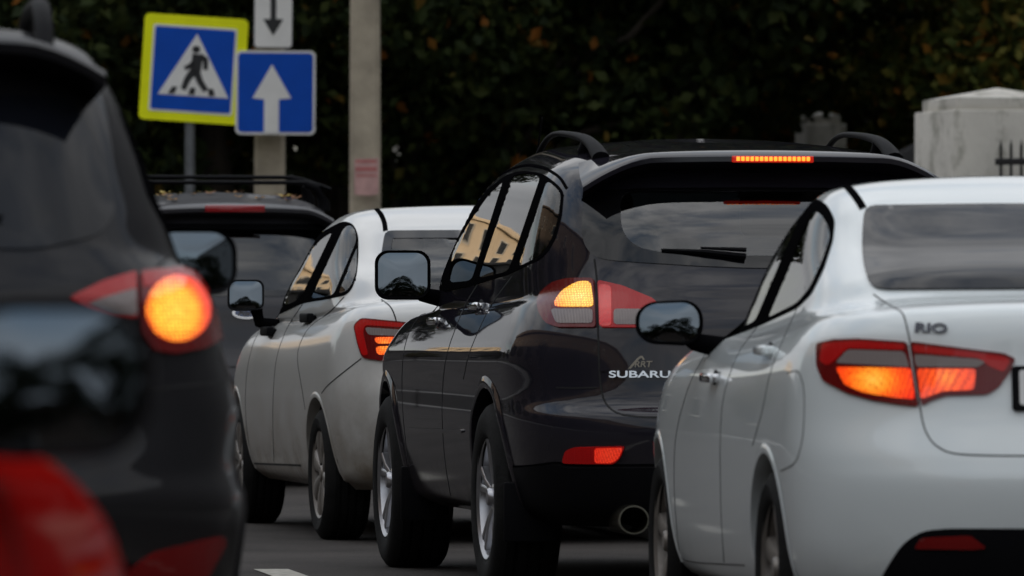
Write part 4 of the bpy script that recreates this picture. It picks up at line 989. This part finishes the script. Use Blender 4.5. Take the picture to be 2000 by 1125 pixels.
limb('figure_leg', [(.022, -.012), (.060, -.10), (.115, -.175)], [0.061, 0.054, 0.046]); limb('figure_leg', [(.008, -.01), (-.045, -.085), (-.075, -.175)], [0.068, 0.057, 0.046])
for x, d in ((-.17, .02), (0, 0), (.17, -.02)): extrude_poly('stripe', [(x - .032, -.215), (x + .022, -.215), (x + .026 + d, -.155), (x - .018 + d, -.155)], -.013, -.0105, sign_black, tri)
pp = at(371, 300, S61 + .06); q = tube('sign_post', [(pp.x, pp.y, -.1), (pp.x, pp.y, c0.z + .35)], .042, steel, None, 14); q.parent = root; q.matrix_parent_inverse = (Matrix.Translation(c0) @ root.rotation_euler.to_matrix().to_4x4()).inverted()
# one-way sign and the arrow plate above it, strapped to a concrete pole
def pole(px0, px1, py, d, label, h=8.5):
    a, b = at(px0, py, d), at(px1, py, d); wd = b.x - a.x; x = (a.x + b.x) / 2; bm = bmesh.new(); V = []
    for z in np.linspace(0, h, 12):
        k = wd * (1.10 - .035 * z) / 2; zz = z - (.15 if z == 0 else 0); e = k * .25
        V.append([bm.verts.new((x + sx, d + k + sy, zz)) for sx, sy in ((-k + e, -k), (k - e, -k), (k, -k + e), (k, k - e), (k - e, k), (-k + e, k), (-k, k - e), (-k, -k + e))])
    for i in range(11):
        for j in range(8): bm.faces.new((V[i][j], V[i][(j + 1) % 8], V[i + 1][(j + 1) % 8], V[i + 1][j]))
    bm.faces.new(V[-1]); o = from_bm('concrete_pole', bm, concrete, None, smooth=False)
    return tag(o, label, 'pole', 'concrete poles by the road')
pole(497, 555, 300, 61.3, 'square concrete pole carrying the blue arrow sign')
c1 = at(538, 181, S61); root = empty('one_way_sign', c1); root.rotation_euler = (0, R(.4), R(-2)); tag(root, 'blue square sign with a white upward arrow', 'road sign')
extrude_poly('board', rrect(.665, .70, .045, 6), 0, .02, sign_white, root); extrude_poly('blue_field', rrect(.625, .66, .035, 6), -.003, -.0005, sign_blue, root)
extrude_poly('arrow', px_poly([(531, 126), (569, 192), (545, 194), (545, 259), (516, 259), (516, 194), (493, 192)], 538, 181), -.006, -.0035, sign_white, root)
for zz in (-.2, .2): box_obj('bracket', (-.04, .09, zz), (.30, .14, .03), steel, root, .004)
c2 = at(534, 15, S61); root = empty('arrow_plate', c2); root.rotation_euler = (0, R(.6), R(2)); tag(root, 'white plate with a black downward arrow above the blue sign', 'road sign')
extrude_poly('board', rrect(.330, .68, .035, 5), 0, .015, sign_black, root); extrude_poly('white_field', rrect(.310, .66, .03, 5), -.003, -.0005, sign_white, root)
extrude_poly('arrow', [(-.024, .26), (-.024, -.095), (-.085, -.095), (0, -.235), (.085, -.095), (.024, -.095), (.024, .26)], -.006, -.0035, sign_black, root)
for zz in (-.22, .22): box_obj('bracket', (0, .10, zz), (.2, .16, .03), steel, root, .004)
pole(683, 742, 300, 60.0, 'square concrete pole with a torn pink notice')
nb = at(716, 345, 59.84); nt_ = empty('notice', nb); tag(nt_, 'faded pink and white notice pasted on the concrete pole', 'notice')
extrude_poly('paper', [(-.098, .145), (.1, .15), (.098, -.14), (.03, -.155), (-.1, -.148)], 0, .004, mat('faded pink paper', (.50, .30, .28), .8, noise=.2, nscale=12), nt_)
pink = mat('faded red print', (.45, .08, .08), .8)
for r_, (z, hh, n) in enumerate(((.115, .022, 7), (.045, .035, 8), (-.0, .016, 9))):
    for i in range(n): extrude_poly('print_mark', [(-.085 + i * .17 / n, z), (-.085 + (i + .72) * .17 / n, z + .004), (-.085 + (i + .66) * .17 / n, z + hh), (-.083 + i * .17 / n, z + hh * .9)], -.002, -.0005, pink, nt_)
# ------------------------------------------------------------------ gate pillars and iron fence
stucco = mat('stained white stucco', (.60, .57, .51), .9, noise=.12, nscale=2, bump=.5, bscale=18)
nt = stucco.node_tree; b = nt.nodes['Principled BSDF']; src = b.inputs['Base Color'].links[0].from_socket
tc = nt.nodes.new('ShaderNodeTexCoord'); mpn = nt.nodes.new('ShaderNodeMapping'); mpn.inputs['Scale'].default_value = (2.6, 2.6, 1.5); n = nt.nodes.new('ShaderNodeTexNoise'); n.inputs['Scale'].default_value = 1.3; n.inputs['Detail'].default_value = 8; n.inputs['Roughness'].default_value = .7
r = nt.nodes.new('ShaderNodeValToRGB'); r.color_ramp.elements[0].position = .50; r.color_ramp.elements[1].position = .70; mxn = nt.nodes.new('ShaderNodeMix'); mxn.data_type = 'RGBA'; mxn.inputs[7].default_value = (.10, .10, .06, 1)
nt.links.new(tc.outputs['Object'], mpn.inputs[0]); nt.links.new(mpn.outputs[0], n.inputs[0]); nt.links.new(n.outputs[0], r.inputs[0]); nt.links.new(r.outputs[0], mxn.inputs[0]); nt.links.new(src, mxn.inputs[6]); nt.links.new(mxn.outputs[2], b.inputs['Base Color'])
iron = mat('black iron', (.012, .012, .013), .5)
def pillar(corner_px, top_py, d, w_, dp, yaw, label, capz=.2):
    p = at(corner_px, top_py, d); z = p.z; root = empty('gate_pillar', (p.x, d, 0), R(yaw)); tag(root, label, 'pillar', 'white pillars of the park fence')
    bm = bmesh.new(); rbox(bm, (w_ / 2, dp / 2, (z - capz) / 2), (w_, dp, z - capz), .015); from_bm('shaft', bm, stucco, root)
    bm = bmesh.new(); rbox(bm, (w_ / 2, dp / 2, z - capz + .045), (w_ - .10, dp - .10, .09), .012)
    from_bm('neck', bm, stucco, root); bm = bmesh.new(); k = .05
    vv = [bm.verts.new(v) for v in ((k, k, z - capz + .09), (w_ - k, k, z - capz + .09), (w_ - k, dp - k, z - capz + .09), (k, dp - k, z - capz + .09), (w_ / 2, dp / 2, z + .02))]
    for f in ((0, 1, 4), (1, 2, 4), (2, 3, 4), (3, 0, 4), (3, 2, 1, 0)): bm.faces.new([vv[i] for i in f])
    from_bm('cap', bm, stucco, root, smooth=False); return root
P1 = pillar(1862, 172, 55, 1.0, 1.0, 14, 'broad stained white pillar with a low pointed cap', .16)
P2 = pillar(1575, 222, 73, .42, .42, 14, 'smaller plain white pillar behind the trees', .1)
def fence(name, a, b, ztop, label, step=.125):
    a, b = Vector(a), Vector(b); L_ = (b - a).length; root = empty(name, (a.x, a.y, 0), math.atan2(b.y - a.y, b.x - a.x)); tag(root, label, 'fence', 'iron fences of the park')
    n = int(L_ / step); me = None
    for i in range(n):
        if me is None:
            bm = bmesh.new(); rbox(bm, (0, 0, ztop / 2), (.018, .018, ztop), 0)
            tip = bmesh.ops.create_cone(bm, segments=4, radius1=.012, radius2=.001, depth=.05, cap_ends=True); bmesh.ops.translate(bm, vec=(0, 0, ztop + .024), verts=tip['verts'])
            o = from_bm('bar', bm, iron, root, smooth=False); me = o.data
        else: o = bpy.data.objects.new('bar', me); C.objects.link(o); o.parent = root
        o.location.x = (i + .5) * step
    for z in (.45, ztop - .12): box_obj('rail', (L_ / 2, .0, z), (L_, .035, .05), iron, root, .003)
    return root
e1 = at(1945, 300, 54.9); fence('iron_fence', (e1.x, e1.y, 0), (e1.x + 6, e1.y - 3.5, 0), 2.28, 'black iron fence standing in front of the broad pillar', .085)
a1, b1 = at(1650, 300, 73), at(1806, 300, 56); fence('iron_fence', (a1.x, a1.y, 0), (b1.x - .05, b1.y, 0), 2.3, 'black iron fence running between the two white pillars', .16)

# ------------------------------------------------------------------ trees
def leaf_mat(name, ramp, rough=.6):
    m = bpy.data.materials.new(name); m.use_nodes = True; nt = m.node_tree; b = nt.nodes['Principled BSDF']; g = nt.nodes.new('ShaderNodeNewGeometry'); r = nt.nodes.new('ShaderNodeValToRGB'); e = r.color_ramp.elements
    while len(e) < len(ramp): e.new(.5)
    for k, (p, c_) in enumerate(ramp): e[k].position = p; e[k].color = (*c_, 1)
    nt.links.new(g.outputs['Random Per Island'], r.inputs[0]); nt.links.new(r.outputs[0], b.inputs['Base Color']); b.inputs['Roughness'].default_value = rough; b.inputs['Specular IOR Level'].default_value = .08; return m
G1 = leaf_mat('dark green leaves', [(0, (.010, .016, .006)), (.5, (.020, .030, .008)), (.95, (.034, .042, .010)), (.985, (.10, .06, .012)), (1, (.20, .07, .012))])
G2 = leaf_mat('turning leaves', [(0, (.022, .034, .008)), (.45, (.052, .062, .012)), (.8, (.085, .078, .014)), (.93, (.15, .08, .014)), (1, (.22, .085, .012))])
bark = mat('bark', (.045, .036, .028), .95, noise=.3, nscale=6, bump=.8, bscale=12)
def tree_mesh(seed, h, rad, z0, nleaf, leaf, material):
    g = np.random.default_rng(seed); nb = 46
    u = g.normal(size=(nb, 3)); u /= np.linalg.norm(u, axis=1)[:, None]; rr = g.uniform(.35, 1, nb)[:, None] ** .6
    cl = u * rr * np.array([rad, rad, (h - z0) / 2]) * .82 + np.array([0, 0, (h + z0) / 2]); cr_ = g.uniform(.16, .32, nb) * rad
    idx = g.integers(0, nb, nleaf); d = g.normal(size=(nleaf, 3)); d /= np.linalg.norm(d, axis=1)[:, None]; P = cl[idx] + d * (cr_[idx] * g.uniform(.3, 1.05, nleaf) ** .5)[:, None] * np.array([1.15, 1.15, .8])
    a = g.normal(size=(nleaf, 3)); a[:, 2] -= .5; a /= np.linalg.norm(a, axis=1)[:, None]; t = g.normal(size=(nleaf, 3)); bb = np.cross(a, t); bb /= np.linalg.norm(bb, axis=1)[:, None]; n = np.cross(a, bb)
    s_ = (leaf * g.uniform(.6, 1.25, nleaf))[:, None]
    V = np.stack([P - a * s_, P + bb * s_ * .62 + n * s_ * .12, P + a * s_, P - bb * s_ * .62 + n * s_ * .12], 1).reshape(-1, 3); F = np.arange(nleaf * 4).reshape(-1, 4)
    me = bpy.data.meshes.new('crown'); me.from_pydata(V.tolist(), [], F.tolist()); me.materials.append(material)
    bm = bmesh.new()
    def limb3(p, q, r0, r1, sides=8):
        p, q = Vector(p), Vector(q); ax = (q - p).normalized(); s1 = ax.orthogonal().normalized(); s2 = ax.cross(s1); rings = []
        for k in range(5):
            c_ = p.lerp(q, k / 4) + (s1 * g.normal() + s2 * g.normal()) * .05 * (k not in (0,)); r_ = r0 + (r1 - r0) * k / 4; rings.append([bm.verts.new(c_ + s1 * r_ * math.cos(2 * math.pi * j / sides) + s2 * r_ * math.sin(2 * math.pi * j / sides)) for j in range(sides)])
        for i in range(4):
            for j in range(sides): bm.faces.new((rings[i][j], rings[i][(j + 1) % sides], rings[i + 1][(j + 1) % sides], rings[i + 1][j]))
    limb3((0, 0, -.3), (.1, .05, h * .8), .20, .05)
    for k in range(0, nb, 3): zz = min(max(cl[k][2] * .72, 1.2), h * .7); limb3((.1 * zz / h, 0, zz), cl[k], .07, .015, 6)
    bmesh.ops.recalc_face_normals(bm, faces=bm.faces); tm = bpy.data.meshes.new('trunk'); bm.to_mesh(tm); bm.free(); tm.materials.append(bark); tm.shade_smooth(); return tm, me
kinds = [tree_mesh(11, 9.5, 3.3, 1.3, 15000, .085, G1), tree_mesh(12, 8.0, 3.0, 1.0, 15000, .08, G1), tree_mesh(13, 7.5, 3.0, 1.5, 13000, .085, G2)]
def tree(kind, x, y, s_, rz, label, group):
    root = empty('tree', (x, y, -.02), rz); root.scale = (s_, s_, s_); tag(root, label, 'tree', group)
    for nm, me in (('trunk', kinds[kind][0]), ('crown', kinds[kind][1])): o = bpy.data.objects.new(nm, me); C.objects.link(o); o.parent = root
T = 'trees of the park behind the poles'
spots = ['behind the near black crossover', 'above the roof rail of the near black crossover', 'behind the yellow bordered crossing sign', 'between the crossing sign and the one-way sign', 'between the sign pole and the notice pole', 'just beside the pole with the notice', 'behind the front roof rail of the dark grey crossover', 'above the roof of the dark grey crossover', 'above the high brake light of the dark grey crossover']
for k, px in enumerate(range(-150, 1420, 190)): tree((0, 1)[k % 2], (px - 1000) / FPX * 69 + rng.uniform(-.2, .2), 69 + rng.uniform(-2, 2.5), rng.uniform(.95, 1.1), rng.uniform(0, 6), 'dense dark green tree ' + spots[k], T)
for k, px in enumerate(range(-300, 2600, 300)): tree((1, 0)[k % 2], (px - 1000) / FPX * 82 + rng.uniform(-.4, .4), 84 + rng.uniform(-2, 2), rng.uniform(1.55, 1.8), rng.uniform(0, 6), 'tall dark green tree in the second row of the park', 'trees in the second row of the park')
for k in range(8): tree((0, 1)[k % 2], -11 + k * 7.0, 97 + rng.uniform(-3, 3), rng.uniform(1.9, 2.3), rng.uniform(0, 6), 'very tall tree in the back row of the park', 'trees in the back row of the park')
for k, (px, d, s_) in enumerate(((1280, 76, .9), (1480, 80, 1.0), (1720, 80, 1.0), (1960, 76, 1.0), (2150, 70, .9))): tree(2, (px - 1000) / FPX * d, d, s_, rng.uniform(0, 6), ('yellowing tree above the high brake light of the dark grey crossover', 'yellowing tree above the smaller white pillar', 'yellowing tree over the fence between the two pillars', 'yellowing tree behind the broad stained pillar', 'yellowing tree beside the broad stained pillar')[k], 'yellowing trees at the fence')
for k, (az, d, s_) in enumerate(((-12, 75, .5), (-14.5, 62, .48), (-16.5, 80, .55), (-18.5, 66, .6), (-21, 58, .75), (-25, 52, .9), (-30, 44, 1.0), (-36, 38, 1.0), (-44, 32, 1.05), (-54, 28, 1.0), (-66, 26, 1.1), (-80, 25, 1.0), (-96, 25, 1.1))): tree((2, 1, 0)[k % 3], math.sin(R(az)) * d, math.cos(R(az)) * d + 8, s_, rng.uniform(0, 6), 'street tree on the far side of the road, seen only in reflections', 'street trees across the road')
for k in range(7): tree((0, 2, 1)[k % 3], -16 + k * 6.0, -30 + rng.uniform(-4, 4), 1.35, rng.uniform(0, 6), 'tree behind the viewer, seen only in the door mirrors', 'trees behind the viewer')
hm = tree_mesh(31, 3.2, 2.6, .2, 9000, .09, G1)
for k in range(10):
    px = -100 + k * 240; root = empty('bush', ((px - 1000) / FPX * 89, 88 + rng.uniform(-1, 1), -.02), rng.uniform(0, 6)); tag(root, 'dark bush filling the gap under the park trees', 'bush', 'bushes under the park trees')
    for nm, me in (('stem', hm[0]), ('foliage', hm[1])): o = bpy.data.objects.new(nm, me); C.objects.link(o); o.parent = root

# ------------------------------------------------------------------ buildings: a pale house behind the trees, a block added to shade the street, a sunlit block ahead, more added to block sky
def building(name, label, x, y, rz, w_, dp, h, wall_m, nx, nz_, win=(1.3, 1.6), faces=('front',)):
    root = empty(name, (x, y, 0), rz); tag(root, label, 'building')
    bm = bmesh.new(); rbox(bm, (0, dp / 2, h / 2), (w_, dp, h), 0); from_bm('wall', bm, wall_m, root, smooth=False)
    bm = bmesh.new(); rbox(bm, (0, dp / 2, h + .2), (w_ + .9, dp + .9, .4), .05); from_bm('cornice', bm, wall_m, root)
    bm = bmesh.new(); rbox(bm, (0, 0, 0), (win[0], .10, win[1]), 0); fr = None
    me = bpy.data.meshes.new('window'); bm.to_mesh(me); bm.free(); me.materials.append(mat('window frame of ' + name, (.45, .42, .38), .6))
    bm = bmesh.new(); rbox(bm, (0, -.06, 0), (win[0] - .2, .02, win[1] - .2), 0); mp_ = bpy.data.meshes.new('pane'); bm.to_mesh(mp_); bm.free(); mp_.materials.append(mat('pane of ' + name, (.02, .022, .025), .08))
    for i in range(nx):
        for j in range(nz_):
            o = bpy.data.objects.new('window', me); C.objects.link(o); o.parent = root; o.location = (-w_ / 2 + (i + .5) * w_ / nx, -.03, 1.9 + j * (h - 1.2) / nz_)
            p = bpy.data.objects.new('pane', mp_); C.objects.link(p); p.parent = o
    return root
building('house', 'pale house glimpsed through the leaves behind the pillars', 7.5, 104, 0, 16, 8, 7, mat('pale render', (.42, .40, .42), .9, noise=.1), 6, 2)
building('shade_block', 'long unseen apartment block added on the near side to shade the street', 34, 5, R(-82), 190, 12, 25, mat('grey render', (.30, .29, .28), .9, noise=.15, nscale=.3), 30, 7)  # added out of view to keep the low sun off the street
building('tower_block', 'cream apartment block down the street catching the low sun', -46.5, 168, R(14), 12, 12, 12.5, mat('cream render', (.52, .42, .31), .9, noise=.1, nscale=.4), 6, 6, (.95, 1.35))
building('occluder', 'long dark brick terrace added across the road to block low sky, seen only in reflections', -24, 5, R(7.5 + 90), 150, 10, 14, mat('dark brick render', (.10, .075, .06), .9, noise=.2, nscale=.3), 24, 4)  # added out of frame to block sky light and darken the car sides
building('horizon_blocker', 'low dark row of garages added at the far end of the street to hide bright horizon, seen only in reflections', -40, 118, R(18), 64, 8, 6.2, mat('dark garage render', (.09, .085, .08), .9, noise=.2, nscale=.4), 12, 1)  # added out of frame to cover the bright horizon reflected in the doors
building('mirror_sky_blocker', 'broad brick building added behind the viewer to block bright sky, seen only in the door mirrors', 4, -62, R(180), 110, 10, 9, mat('brown brick', (.12, .085, .065), .9, noise=.2, nscale=.3), 22, 2)  # added behind the camera to close the bright gap under the mirrored trees
